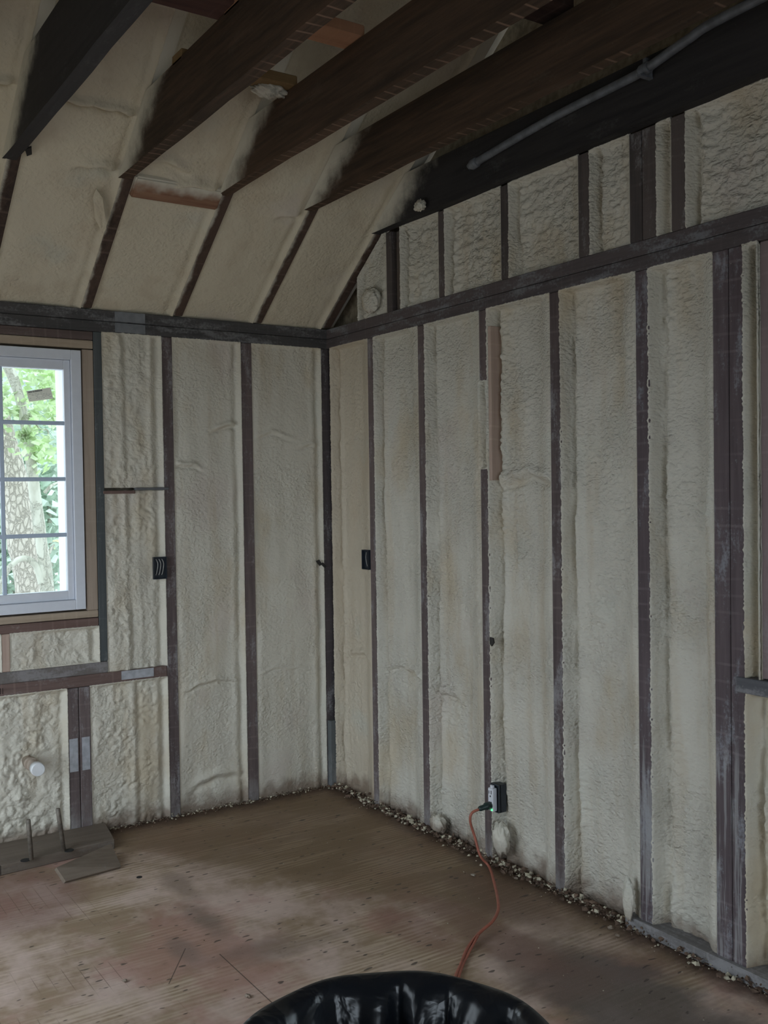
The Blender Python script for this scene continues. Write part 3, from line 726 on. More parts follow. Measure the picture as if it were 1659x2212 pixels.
# conduit along the end joist
cp = [(1.235, -.064, 2.709), (1.2615, -.066, 2.7133), (1.5, -.066, 2.735), (1.7447, -.066, 2.752), (2.0, -.068, 2.758), (2.1158, -.072, 2.763), (2.28, -.075, 2.790), (2.42, -.075, 2.806), (3.0, -.078, 2.81), (4.2, -.078, 2.81)]
cn = empty('conduit', cp[1]); tag(cn, 'grey conduit sagging along the blackened end joist', 'pipe')
bm = bmesh.new(); add_tube(bm, smooth_path(cp, 6), .0145, 12); child('tube', bm_mesh(bm), M_COND, cn)
for x0 in (1, 5):
    p0 = Vector(cp[x0]); dv = (Vector(cp[x0 + 1]) - Vector(cp[x0 - 1])).normalized()
    bm = bmesh.new(); add_tube(bm, [p0 - dv * .02, p0 - dv * .014, p0 + dv * .014, p0 + dv * .02], [.016, .0195, .0195, .016], 14)
    if x0 == 5: add_box(bm, p0.x - .008, p0.x + .008, -.10, -.045, p0.z - .026, p0.z - .020); add_box(bm, p0.x - .006, p0.x + .006, -.075, -.045, p0.z - .02, p0.z + .035)
    child('coupling', bm_mesh(bm), M_COND, cn)

# ================================================================== SPRAY FOAM
# left wall: across = +y, room side = +x, flank seen at the far (right) edge of each bay
def L(label, y0, y1, z0, z1, style, seed, **k):
    return foam_bay(label, (0, y0, z0), Y_, Z_, X_, y1 - y0, z1 - z0, style, k.pop('mat', M_FOAM), recess=k.pop('recess', .013), side=1, crease=.007, seed=seed, tooth=k.pop('tooth', .002), rise=k.pop('rise', .6), group='spray foam on the window wall', **k)
L('rough foam beside the window above the thin straps', -1.1215, -.8525, 1.494, ZB, 'lumpy', 3, amp=.7, ribs=[(.075, .016, .010), (.105, .012, -.008), (.215, .012, .007)])
L('rough foam beside the window below the thin straps, above the low rail', -1.1215, -.8525, .692, 1.482, 'lumpy', 4, top=False, amp=.85, ribs=[(.09, .014, .011), (.115, .012, -.008), (.155, .010, .005)])
L('rough foam under the low rail between paired studs and box stud', -1.2025, -.8525, 0, .642, 'lumpy', 5, amp=.85, ribs=[(.19, .014, .009), (.215, .012, -.006)])
L('smooth tall foam bay just right of the box stud', -.802, -.4655, 0, ZB, 'smooth', 6, ridges=[(.28, 1.78, .08, .012, .016), (.06, 1.60, .07, .01, .014), (.17, .60, .14, .010, .010), (.2, .16, .13, .02, .012)], recess=.012)
L('smooth tall foam bay next to the room corner on the window wall', -.408, -.0335, 0, ZB, 'smooth', 7, ridges=[(.12, 1.75, .10, .01, .007), (.3, 1.7, .05, .01, .007), (.15, .62, .2, .008, .004)], recess=.010)
L('small rough foam panel between window sill and low rail', -1.5285, -1.1575, .741, .897, 'lumpy', 8, bottom=True, amp=.7)
L('foam panel at the left edge between window sill and low rail', -2.15, -1.5635, .741, .897, 'lumpy', 18)
L('rough foam with the white pipe stub, lower left', -1.95, -1.3005, 0, .642, 'lumpy', 9, amp=1.15)
# right wall: across = +x, room side = -y, seen flank at u=0 (the right side of each stud)
def Rr(label, x0, x1, z0, z1, style, seed, **k):
    return foam_bay(label, (x0, 0, z0), X_, Z_, NY_, x1 - x0, z1 - z0, style, k.pop('mat', M_FOAM_R), recess=k.pop('recess', .036), rise=.95, side=0, seed=seed, tooth=k.pop('tooth', .0075), group='spray foam on the right wall', **k)
Rr('narrow foam bay on the right wall touching the room corner', .034, .375, 0, ZB, 'ripple', 21, amp=.5, ridges=[(.2, .70, .12, .014, .012)], mat=mat_foam('tan_spray_foam', (0.60, 0.53, 0.42), (0.55, 0.45, 0.33)))
Rr('foam bay between the tall black box stud and the next slim stud', .427, .776, 0, ZB, 'ripple', 22, amp=.7, ridges=[(.2, .68, .2, .014, .014)])
Rr('foam bay left of the broken stud', .829, 1.193, 0, ZB, 'ripple', 23, amp=.65, ridges=[(.1, .62, .08, .02, .016)])
Rr('foam bay between the broken stud and the next stud, behind the outlet', 1.243, 1.596, 0, ZB, 'ripple', 24, amp=.9, ridges=[(.2, 1.53, .20, .022, .022)], recess=.042)
Rr('foam bay in the middle of the right wall, right of the outlet bay', 1.651, 2.002, 0, ZB, 'ripple', 25, amp=.9, recess=.042)
Rr('rightmost wide foam bay before the double post', 2.058, 2.306, 0, ZB, 'ripple', 26, recess=.044)
Rr('narrow foam strip right of the double post above the dark sill', 2.4145, 2.462, .902, ZB, 'lumpy', 27, recess=.035, amp=.5)
Rr('foam right of the double post below the dark sill', 2.4145, 2.85, .0, .856, 'lumpy', 28, recess=.045, mat=M_FOAM)
# foam patch bridging the gap in the broken stud
foam_bay('small foam patch bridging the gap in the broken stud', (1.185, 0, 1.545), X_, Z_, NY_, .058, .345, 'ripple', M_FOAM_R, recess=.010, side=0, seed=33, top=True, bottom=True, group=None, back=.02)

def G(label, x0, x1, seed, z1=gz, **k):
    return foam_bay(label, (x0, 0, ZT), X_, Z_, NY_, x1 - x0, z1 - ZT, 'worm', M_FOAM_R, recess=.026, side=0, seed=seed, group='blistered foam in the gable', step=.005, tooth=.006, **k)
G('blistered gable foam right of the weathered board', .655, .932, 41)
G('blistered gable foam between second and third gable studs', .979, 1.331, 42)
G('blistered gable foam left of the black faced gable stud', 1.380, 1.745, 43)
G('narrow blistered gable foam left of the gable post pair', 1.803, 1.980, 44)
G('thin foam strip between gable post pair and blackened stud', 2.096, 2.152, 45)
G('large blistered gable foam panel at the right edge', 2.211, 3.1, 46)
def tri(u, v, d):
    lim = SL * (u + .30) - .015
    s_ = np.clip(lim / (gz - ZT), .02, 1)
    return u, v * s_, d
foam_bay('triangular foam piece between end rafter and first gable stud', (.30, .0, ZT), X_, Z_, NY_, .24, gz - ZT, 'lumpy', M_FOAM_R, recess=.02, side=0, seed=47, clip=tri, group='blistered foam in the gable')

# roof bays: across = +y, along = up the slope, out = down into the room
sv = np.array([1, 0, SL]) / math.hypot(1, SL); dn = np.array([SL, 0, -1]) / math.hypot(1, SL)
LR = 3.95
def Rf(label, y0, y1, seed, **k):
    return foam_bay(label, (-.055, y0, 2.2254), Y_, tuple(sv), tuple(dn), y1 - y0, LR, 'roof', M_FOAM_C, recess=k.pop('recess', .009), side=1, crease=.003, seed=seed, top=False, step=.009, tooth=.003, rise=.2, group='spray foam between the rafters', back=.06, **k)
Rf('sloping foam bay between the end rafter and the next rafter', -.353, -.031, 61)
Rf('sloping foam bay between second and third rafters from the right wall', -.750, -.400, 62, ridges=[(.30, .72, .06, .02, .02)])
Rf('sloping foam bay behind the orange block and the boards', -1.162, -.798, 63, ridges=[(.26, .78, .14, .022, .035), (.1, .86, .1, .02, .02)])
Rf('sloping foam bay left of the torn flap with a raised fold', -1.580, -1.210, 64, ridges=[(.18, 1.045, .5, .014, .030), (.28, .8, .08, .02, .03)])
Rf('sloping foam bay at the upper left edge of the ceiling', -1.995, -1.628, 65, ridges=[(.2, 1.06, .5, .014, .03)])
Rf('sloping foam bay beyond the upper left edge', -2.6, -2.042, 66)

# loose foam growths
def blob(name, label, centre, size, seed, mat=M_FOAM, sq=(1, 1, 1), lump=.35, cat='foam lump'):
    bm = bmesh.new(); bmesh.ops.create_icosphere(bm, subdivisions=4, radius=1)
    rr = np.random.RandomState(seed); off = rr.rand(3) * 20
    for v in bm.verts:
        n = v.co.normalized()
        a = float(billow(n.x * 2.2 + off[0] + n.z * .7, n.y * 2.2 + off[1] + n.z * 1.3, seed)); b = float(perlin(n.x * 6 + off[1], n.z * 6 + n.y * 3 + off[0], seed + 3))
        r = 1 + lump * 1.5 * a + lump * .35 * b
        v.co = Vector((n.x * r * sq[0] * size, n.y * r * sq[1] * size, n.z * r * sq[2] * size)) + Vector(centre)
    me = bm_mesh(bm, name, True); o = link_mesh(name, me, mat)
    return tag(o, label, cat) if label else o
blob('foam_lump', 'bulging foam lump in the corner of the gable triangle', (.435, -.012, 2.335), .058, 3, M_FOAM_R, (1.15, .5, 1.0), .22)
blob('foam_lump', 'small foam lump hanging from the joist near the conduit end', (.905, -.07, 2.64), .028, 5, M_FOAM, (1.2, .6, .8))
blob('foam_lump', 'cracked foam lump on the floor line under the outlet', (1.30, -.005, .105), .052, 8, M_FOAM, (.75, .5, 1.25), .3)
blob('foam_lump', 'rounded foam lump at the foot of the bay left of the broken stud', (.895, -.012, .055), .042, 9, M_FOAM, (1.1, .6, .9), .25)
blob('foam_lump', 'thin upright foam slab leaning at the foot of the wide purplish stud', (1.975, -.028, .105), .065, 10, M_FOAM, (.36, .16, 1.15), .15)
blob('foam_lump', 'crusty foam clump on the tan board over the joists', (1.13, -.87, 2.872), .045, 12, M_FOAM, (.8, 1.5, .6), .45)
# torn flap hanging at the rafter
bm = bmesh.new()
pts = [at_roof(x, y, o_) for x, y, o_ in ((207, 405, .01), (221, 425, .012), (229, 492, .05), (221, 502, .05), (205, 470, .02), (200, 425, .01))]
vv = [bm.verts.new(p) for p in pts]; f0 = bm.faces.new(vv)
ex_ = bmesh.ops.extrude_face_region(bm, geom=[f0])
bmesh.ops.translate(bm, verts=[g for g in ex_['geom'] if isinstance(g, bmesh.types.BMVert)], vec=(.004, .0, -.006))
tag(link_mesh('torn_flap', bm_mesh(bm), M_FOAM_C), 'torn pale flap of foam hanging beside the fourth rafter', 'foam lump')

# dark scraps and torn holes caught in the foam
def scrap(label, quad, n_, th, name='scrap_and_hole'):
    bm = bmesh.new(); a_ = [bm.verts.new(q) for q in quad]; b_ = [bm.verts.new(Vector(q) + Vector(n_) * th) for q in quad]
    bm.faces.new(a_); bm.faces.new(b_[::-1]); k_ = len(quad)
    for i in range(k_): bm.faces.new((a_[i], b_[i], b_[(i + 1) % k_], a_[(i + 1) % k_]))
    return tag(link_mesh(name, bm_mesh(bm), M_SCRAP_HOLE), label, 'scrap')
M_SCRAP_HOLE = simple('dark_scrap_and_hole', (0.035, 0.032, 0.03), .8, var=.3)
scrap('upper of two dark slivers stuck in foam left of the corner post', [at_x(x, y, .002) for x, y in ((682, 1212), (689, 1209), (695, 1219), (690, 1222))], (1, 0, 0), .006)
scrap('lower of two dark slivers stuck in foam left of the corner post', [at_x(x, y, .002) for x, y in ((692, 1218), (697, 1215), (704, 1223), (701, 1227))], (1, 0, 0), .006)
scrap('dark patch standing for a torn hole on the broken stud flank above the outlet', [at_y(x, y, -.004) for x, y in ((1060, 1376), (1067, 1378), (1069, 1388), (1064, 1396), (1060, 1390))], (0, -1, 0), .006)  # thin dark piece stands in for the shade inside a torn hole
scrap('black scrap hanging under the tip of the blackened upper left joist', [at_roof(x, y, .012) for x, y in ((44, 314), (53, 313), (58, 318), (68, 315), (69, 330), (58, 334), (55, 323))], (0, 0, -1), .006)

# ================================================================== ELECTRICAL
def gang_box(label, corner_a, corner_b, plane, n_wires):
    """open-front box; plane 'x' faces +x, plane 'y' faces -y"""
    root = empty('electrical_box', ((corner_a[0] + corner_b[0]) / 2, (corner_a[1] + corner_b[1]) / 2, corner_a[2])); tag(root, label, 'electrical box')
    x0, y0, z0 = corner_a; x1, y1, z1 = corner_b; t = .003
    bm = bmesh.new()
    if plane == 'x':
        add_box(bm, x0, x0 + t, y0, y1, z0, z1)
        for a in ((y0, y0 + t, z0, z1), (y1 - t, y1, z0, z1), (y0 + t, y1 - t, z0, z0 + t), (y0 + t, y1 - t, z1 - t, z1)): add_box(bm, x0 + t, x1, *a)
    else:
        add_box(bm, x0, x1, y1 - t, y1, z0, z1)
        for a in ((x0, x0 + t, z0, z1), (x1 - t, x1, z0, z1), (x0 + t, x1 - t, z0, z0 + t), (x0 + t, x1 - t, z1 - t, z1)): add_box(bm, a[0], a[1], y0, y1 - t, a[2], a[3])
    child('shell', bm_mesh(bm), M_BLKBOX, root)
    for i in range(n_wires):
        f = (i + 1) / (n_wires + 1.5)
        if plane == 'x':
            yy = y0 + (y1 - y0) * (f + .05); P = [(x1 - .010, yy - .004, z0 + .018), (x1 - .006, yy, z0 + .035), (x1 - .005, yy + .004, z1 - .03), (x1 - .011, yy - .002, z1 - .010)]
        else:
            xx = x0 + (x1 - x0) * (f + .1); P = [(xx + .006, y0 + .010, z0 + .015), (xx + .002, y0 + .006, z0 + .04), (xx, y0 + .006, z1 - .03), (xx - .003, y0 + .011, z1 - .012)]
        bm = bmesh.new(); add_tube(bm, smooth_path(P, 6), .0016, 8); child('wire', bm_mesh(bm, 'w'), M_WIRE, root)
    return root
gang_box('open black electrical box with loose wires, near the window', (.004, -.914, 1.085), (.020, -.853, 1.184), 'x', 3)
gang_box('narrow open black electrical box near the room corner', (.318, -.012, 1.098), (.374, .005, 1.190), 'y', 1)
# outlet on the broken stud
ot = empty('power_outlet', (1.285, -.01, .205)); tag(ot, 'white duplex outlet with green light in a black box', 'outlet')
bm = bmesh.new()
for a in ((1.2445, 1.248, .203, .312), (1.289, 1.292, .203, .312), (1.248, 1.289, .203, .207), (1.248, 1.289, .308, .312)): add_box(bm, a[0], a[1], -.010, .03, a[2], a[3])
add_box(bm, 1.2445, 1.292, .000, .003, .203, .312)
child('box_shell', bm_mesh(bm), M_BLKBOX, ot)
bm = bmesh.new(); add_box(bm, 1.250, 1.279, -.028, -.006, .208, .298, .002); add_box(bm, 1.257, 1.272, -.022, -.014, .298, .309)
rc = child('receptacle', bm_mesh(bm), M_RECEP, ot)
bm = bmesh.new()
for z in (.276, .232):
    add_box(bm, 1.256, 1.2585, -.0292, -.0275, z, z + .012); add_box(bm, 1.269, 1.272, -.0292, -.0275, z, z + .014); add_box(bm, 1.262, 1.267, -.0292, -.0275, z - .012, z - .006)
child('slots', bm_mesh(bm), M_SLOT, rc)
bm = bmesh.new(); bmesh.ops.create_uvsphere(bm, u_segments=12, v_segments=8, radius=.0038, matrix=Matrix.Translation((1.275, -.030, .216))); child('green_light', bm_mesh(bm, 'l', True), M_LED, ot)

# extension cord
def on_floor(x, y, z=.005): p = at_z(x, y, z); return (p.x, p.y, z)
plug = Vector((1.262, -.05, .226))
cpts = [(1.262, -.075, .226), (1.250, -.108, .213), (1.247, -.115, .18), (1.255, -.10, .12), (1.275, -.09, .05)]
cpts += [on_floor(1057, 1873, .010), on_floor(1068, 1908, .030)[:2] + (.030,), on_floor(1075, 1940, .045)[:2] + (.045,), on_floor(1076, 1966, .045)[:2] + (.045,),
         on_floor(1064, 1990, .035)[:2] + (.035,), on_floor(1036, 2015, .018)[:2] + (.018,), on_floor(1010, 2048, .008), on_floor(995, 2085, .006), on_floor(985, 2108, .006), on_floor(975, 2150, .006), (2.35, -1.05, .006), (2.9, -1.25, .006), (3.6, -1.1, .006)]
ec = empty('extension_cord', cpts[5]); tag(ec, 'orange extension cord plugged into the outlet and running to the black bin', 'cord')
bm = bmesh.new(); add_tube(bm, smooth_path(cpts, 7), .0052, 10); child('cable', bm_mesh(bm), M_CORD, ec)
bm = bmesh.new()
add_tube(bm, [(1.264, -.030, .232), (1.264, -.052, .231), (1.263, -.056, .229), (1.262, -.078, .227), (1.261, -.084, .226)], [.015, .015, .011, .0105, .007], 14)
child('plug', bm_mesh(bm), M_PLUG, ec)
# second strand close to the bin
c2 = [on_floor(1033, 2030, .006), on_floor(1012, 2060, .006), on_floor(1000, 2085, .006), on_floor(991, 2112, .006), on_floor(988, 2150, .006)]
c2[0] = (c2[0][0], c2[0][1], .020)
bm = bmesh.new(); add_tube(bm, smooth_path(c2, 6), .0040, 8); tag(child('cable', bm_mesh(bm), M_CORD, ec))

# ================================================================== PIPES, BOARDS
ps = empty('pipe_stub', (0.0, -1.47, .345)); tag(ps, 'capped white plastic pipe stub poking out of the foam', 'pipe')
cap = at_x(83, 1663, .145)
base = Vector((-.03, cap.y - .006, cap.z + .004))
bm = bmesh.new(); add_tube(bm, [base, cap - Vector((.03, 0, 0))], .0225, 20); child('tube', bm_mesh(bm), M_PVC_BROWN, ps)
bm = bmesh.new(); add_tube(bm, [base + Vector((.06, 0, 0)), base + Vector((.09, 0, 0))], .0265, 20); child('collar', bm_mesh(bm), M_PVC_BROWN, ps)
bm = bmesh.new(); add_tube(bm, [cap - Vector((.035, 0, 0)), cap - Vector((.004, 0, 0)), cap], [.0275, .0275, .025], 24); child('cap', bm_mesh(bm), M_PVC, ps)

bm = bmesh.new()
prism(bm, [(0.002, -1.150), (0.235, -1.185), (.262, -1.640), (0.002, -1.640)], 'z', .001, .040)
bmesh.ops.bevel(bm, geom=list(bm.edges), offset=.002, segments=1, affect='EDGES')
fb = link_mesh('floor_board', bm_mesh(bm), W_SLAB); tag(fb, 'raised dusty floor board with two upright pipes through it', 'board')
bm = bmesh.new(); prism(bm, [(0.002, -1.643), (.264, -1.643), (.30, -2.3), (0.002, -2.3)], 'z', .001, .040)
tag(link_mesh('floor_board', bm_mesh(bm), W_SLAB), 'raised dusty floor board running off the left edge', 'board')
for (hx, hy) in ((149, 1837), (55, 1858)):
    p = at_z(hx, hy, .0405)
    bm = bmesh.new(); bmesh.ops.create_cone(bm, cap_ends=True, segments=20, radius1=.019, radius2=.019, depth=.002, matrix=Matrix.Translation((p.x, p.y, .0405)))
    child('drilled_hole', bm_mesh(bm), M_SLOT, fb)
# offcut leaning on the raised board
h1, h2 = at_z(122, 1876, .052), at_z(240, 1824, .052); l1, l2 = at_z(142, 1906, .006), at_z(262, 1874, .006)
bm = bmesh.new()
top_ = [bm.verts.new(v) for v in (h1, h2, l2, l1)]; dv = Vector((0, 0, -.0)); nn = (h2 - h1).cross(l1 - h1).normalized()
if nn.z > 0: nn = -nn
bot_ = [bm.verts.new(v.co + nn * .016) for v in top_]
bm.faces.new(top_); bm.faces.new(bot_[::-1])
for i in range(4): bm.faces.new((top_[i], bot_[i], bot_[(i + 1) % 4], top_[(i + 1) % 4]))
bmesh.ops.translate(bm, verts=bm.verts, vec=(0, 0, .004))
tag(link_mesh('board_offcut', bm_mesh(bm), mat_wood('offcut_wood', 'y', (0.16, 0.125, 0.095), (0.24, 0.195, 0.155), .3, saw=.0)), 'short grey brown board offcut tilted against the raised board', 'board')
for (bx, by, tx_, ty_, lb) in ((68, 1857, 61, 1770, 'left one of the two rusty pipes standing in the raised board'), (138, 1838, 125, 1746, 'right one of the two rusty pipes standing in the raised board')):
    b0 = at_z(bx, by, .041); t0 = at_x(tx_, ty_, b0.x)
    bm = bmesh.new(); add_tube(bm, [b0, t0 - Vector((0, 0, .004)), t0], [.009, .009, .007], 14)
    p_ = link_mesh('supply_pipe', bm_mesh(bm), M_COPPER); tag(p_, lb, 'pipe', 'upright supply pipes')
# floor hole
p = at_z(301, 1895, 0)
bm = bmesh.new(); bmesh.ops.create_cone(bm, cap_ends=True, segments=18, radius1=.011, radius2=.011, depth=.0015, matrix=Matrix.Translation((p.x, p.y, .0005)))
child('knot_hole', bm_mesh(bm), M_SLOT, fl)

# ================================================================== BIN
BC = Vector((3.045, -1.672, 0)); BZ, BR = .63, .2575
tc = empty('trash_can', (BC.x, BC.y, 0)); tag(tc, 'round black trash can with glossy black liner in the foreground', 'trash can')
def lathe(prof, seg=96, fn=None):
    bm = bmesh.new(); rings = []
    for (r, z) in prof:
        ring = []
        for j in range(seg):
            a = 2 * math.pi * j / seg; rr, zz = (r, z) if fn is None else fn(r, z, a)
            ring.append(bm.verts.new((BC.x + rr * math.cos(a), BC.y + rr * math.sin(a), zz)))
        rings.append(ring)
    for i in range(len(rings) - 1):
        for j in range(seg):
            f = bm.faces.new((rings[i][j], rings[i][(j + 1) % seg], rings[i + 1][(j + 1) % seg], rings[i + 1][j])); f.smooth = True
    return bm
prof = [(.0, .004), (.19, .004), (.20, .012), (.215, .2), (.228, .45), (.236, .59), (.248, .60), (.252, .622), (.244, .624), (.232, .60), (.21, .2), (.185, .02), (.0, .02)]
bm = lathe(prof[1:-1]); bmesh.ops.holes_fill(bm, edges=bm.edges); child('bin_body', bm_mesh(bm, 'b', True), M_CAN, tc)
for sgn in (-1, 1):
    bm = bmesh.new(); cy_ = BC.y + sgn * .0
    add_tube(bm, smooth_path([(BC.x + sgn * .232, BC.y - .05, .50), (BC.x + sgn * .262, BC.y - .045, .505), (BC.x + sgn * .266, BC.y, .507), (BC.x + sgn * .262, BC.y + .045, .505), (BC.x + sgn * .232, BC.y + .05, .50)], 5), .008, 8)
    child('handle', bm_mesh(bm), M_CAN, tc)
rs = np.random.RandomState(5); ph = rs.rand(12) * 6.28
def liner_fn(r, z, a):
    # inside folds: sharp pleats hanging between gathers
    inside = max(0.0, min(1.0, (BR - .021 - r) / .014)) if z < BZ else 0.0
    f = abs(math.sin(a * 5.5 + ph[0] + .9 * math.sin(a * 3 + ph[1]))) * .034 + abs(math.sin(a * 10.5 + ph[2] + z * 6)) * .013
    rr = r - f * inside * (1 + (BZ - z) * 2)
    if z > BZ - .004: zz = z + .0015 * math.sin(a * 9 + ph[3])
    else: zz = z + .03 * inside * math.sin(a * 5 + ph[4]) * min(1, (BZ - z) * 4)
    if r >= BR - .001 and z < BZ - .01: rr = r + .004 * math.sin(a * 23 + z * 20)
    return rr, zz
lp = [(BR + .006, .47), (BR + .004, .53), (BR + .002, .585), (BR + .001, BZ - .015), (BR, BZ - .003), (BR - .004, BZ + .001), (BR - .012, BZ + .001), (BR - .020, BZ - .001),
      (BR - .025, BZ - .006), (BR - .028, BZ - .02), (BR - .032, BZ - .05), (BR - .038, BZ - .10), (BR - .045, BZ - .16), (BR - .055, BZ - .25), (BR - .08, BZ - .4), (BR - .14, BZ - .52), (.02, BZ - .55)]
bm = lathe(lp, 200, liner_fn); child('bin_liner', bm_mesh(bm, 'l', True), M_LINER, tc)

# ================================================================== DEBRIS
M_CRUMB = simple('foam_crumb', (0.55, 0.50, 0.38), .8, var=.2)
M_DIRT = simple('brown_rubble', (0.13, 0.085, 0.06), .9, var=.4)
def crumbs(name, label, n, fn, seed, smin, smax, dirt=.4):
    rr = random.Random(seed); verts = []; faces = []; mi = []
    for i in range(n):
        x, y, z = fn(rr); s = smin * (smax / smin) ** (rr.random() ** 2.2)
        b = len(verts); k_ = rr.randint(5, 7)
        rot = Matrix.Rotation(rr.uniform(0, 6.28), 3, Vector((rr.gauss(0, 1), rr.gauss(0, 1), rr.gauss(0, 1))).normalized())
        base_ = [(1, 0, 0), (-1, 0, 0), (0, 1, 0), (0, -1, 0), (0, 0, 1), (0, 0, -1)]
        for q in base_:
            v = rot @ (Vector(q) * s * rr.uniform(.5, 1.2)); verts.append((x + v.x, y + v.y, max(.0006, z + s * .35 + v.z * .7)))
        for f in ((0, 2, 4), (2, 1, 4), (1, 3, 4), (3, 0, 4), (2, 0, 5), (1, 2, 5), (3, 1, 5), (0, 3, 5)):
            faces.append(tuple(b + q for q in f)); mi.append(0)
        if rr.random() < dirt: mi[-8:] = [1] * 8
    me = bpy.data.meshes.new(name); me.from_pydata(verts, [], faces); me.update()
    o = link_mesh(name, me, [M_CRUMB, M_DIRT]); me.polygons.foreach_set('material_index', mi)
    return tag(o, label, 'debris', kind='stuff')
crumbs('foam_debris', 'foam crumbs and dirt heaped along the foot of the right wall', 3400,
       lambda r: (r.uniform(.03, 3.2), -abs(r.gauss(0, .030)) + .010, abs(r.gauss(0, .010))), 1, .002, .017, .68)
crumbs('foam_debris', 'foam crumbs and dirt along the foot of the window wall', 700,
       lambda r: (abs(r.gauss(0, .025)) - .008, r.uniform(-1.19, -.03), abs(r.gauss(0, .007))), 2, .002, .009, .65)
crumbs('sawdust_specks', 'small scattered foam specks on the plywood floor', 260,
       lambda r: (r.uniform(.3, 3.2), -.05 - abs(r.gauss(0, .45)), 0), 3, .0012, .004, .3)
for i, (x, y, s, lb) in enumerate([(1022, 1890, .011, 'pale foam chip on the floor left of the orange cord'), (1115, 1897, .010, 'pale foam chip on the floor right of the orange cord'),
                                   (1318, 2004, .012, 'upper one of two pale foam chips near the wide purplish stud'), (1334, 2020, .009, 'lower one of two pale foam chips near the wide purplish stud'),
                                   (536, 2152, .012, 'pale foam chip on the floor just left of the bin'), (270, 2118, .010, 'pale foam chip on the floor at lower left among saw cuts')]):
    p = at_z(x, y, .004)
    bm = bmesh.new(); bmesh.ops.create_icosphere(bm, subdivisions=2, radius=s)
    rr = random.Random(i)
    for v in bm.verts: v.co = Vector((v.co.x * rr.uniform(.5, 1.2), v.co.y * rr.uniform(.4, 1.0), v.co.z * rr.uniform(.3, .5))) + Vector((p.x, p.y, s * .42))
    tag(link_mesh('foam_chip', bm_mesh(bm), M_FOAM), lb, 'foam chip', 'loose foam chips on the floor')

# ================================================================== OUTSIDE
GZ = -.35
def grd(label, name, x0, x1, col, var=.2, z=GZ):
    return tag(box(name, x0, x1, -50, 50, z - .1, z, simple(name + '_surface', col, .9, .2, 0, var, 3), None, 0), label, cat='ground', kind='structure')
grd(None, 'ground_paving', -22, -.3, (0.62, 0.60, 0.60), .06)
grd(None, 'ground_lawn', -36, -22, (0.42, 0.46, 0.22), .12, GZ + .01)
grd(None, 'ground_unseen_bounce', -.3, 60, (0.32, 0.285, 0.225), .2)  # unseen ground, added to stop light from below and warm the ceiling
grd(None, 'ground_street', -120, -36, (0.6, 0.62, 0.6), .1)
for o in bpy.data.objects:
    if o.name.startswith('ground_') and 'category' in o: del o['category']

def bark(name, c1, c2, sc):
    k = NB(name); p = k.pos
    v = k.voro(k.map(p, (1, 1, .45)), sc, 'DISTANCE_TO_EDGE'); n = k.noise(k.map(p, (1, 1, .5)), sc * 1.5, 4)
    v = k.math('ADD', v, k.math('MULTIPLY', k.math('SUBTRACT', k.noise(p, sc * 2, 4, .7), .5), .5)); c = k.mix(k.rng(v, -.12, .25), c1, c2); c = k.mix(k.rng(n, .4, .7, 0, .8), c, c1)
    return k.fin(c, .9, k.bump(k.math('ADD', k.rng(v, 0, .15), n), .8, .02), .1)
def trunk_mesh(path, rads, seed, amp):
    P = smooth_path(path, 8); n = len(P); rr = [np.interp(i / (n - 1), np.linspace(0, 1, len(rads)), rads) * (1 + amp * perlin(i * .35, seed, seed)) for i in range(n)]
    bm = bmesh.new(); add_tube(bm, P, [float(r) for r in rr], 20); return bm_mesh(bm, 't', True)
def AX(x, y, X): return at_x(x, y, X)
LEAF = [simple('leaf_green_a', (0.46, 0.60, 0.32), .6, .3, var=.25, scale=8), simple('leaf_green_b', (0.58, 0.70, 0.46), .6, .3, var=.25, scale=8), simple('leaf_green_c', (0.58, 0.68, 0.58), .6, .3, var=.2, scale=4)]
for m in LEAF:       # thin leaves let daylight through
    nt = m.node_tree; b_ = nt.nodes['Principled BSDF']; tr = nt.nodes.new('ShaderNodeBsdfTranslucent'); mx = nt.nodes.new('ShaderNodeMixShader'); mx.inputs[0].default_value = .5
    src = b_.inputs['Base Color'].links[0].from_socket; nt.links.new(src, tr.inputs[0]); nt.links.new(b_.outputs[0], mx.inputs[1]); nt.links.new(tr.outputs[0], mx.inputs[2]); nt.links.new(mx.outputs[0], nt.nodes['Material Output'].inputs[0])
def leaves(centres, n, size, seed, elong=1.5):
    rr = random.Random(seed); verts = []; faces = []; mi = []
    for i in range(n):
        c, r = rr.choice(centres); d = Vector((rr.gauss(0, .5), rr.gauss(0, .5), rr.gauss(0, .5))) * r; p = c + d
        a = Vector((rr.gauss(0, 1), rr.gauss(0, 1), rr.gauss(0, .6))).normalized(); b = a.cross(Vector((rr.gauss(0, 1), rr.gauss(0, 1), rr.gauss(0, 1)))).normalized(); nn_ = a.cross(b)
        s = size * rr.uniform(.6, 1.3); w = s / elong
        q = [p - a * s, p - a * s * .2 + b * w + nn_ * s * .1, p + a * s, p - a * s * .2 - b * w + nn_ * s * .1]
        k_ = len(verts); verts += [tuple(v) for v in q]; faces.append((k_, k_ + 1, k_ + 2, k_ + 3)); mi.append(rr.randint(0, 1))
    me = bpy.data.meshes.new('leaves'); me.from_pydata(verts, [], faces); me.update(); return me, mi
TX = -4.0
t1 = empty('tree', Vector((TX, AX(60, 1275, TX).y, GZ))); tag(t1, 'thick rough barked tree trunk outside the window', 'tree')
g0 = AX(62, 1275, TX)
child('trunk', trunk_mesh([Vector((TX, g0.y + .02, GZ)), AX(62, 1275, TX), AX(50, 1180, TX), AX(36, 1090, TX), AX(20, 1000, TX), AX(-8, 900, TX), AX(-50, 740, TX), AX(-90, 400, TX)], [.14, .105, .115, .115, .11, .10, .09, .07], 2, .12), bark('rough_bark', (0.47, 0.44, 0.37), (0.54, 0.51, 0.44), 30), t1)
T2 = -3.3
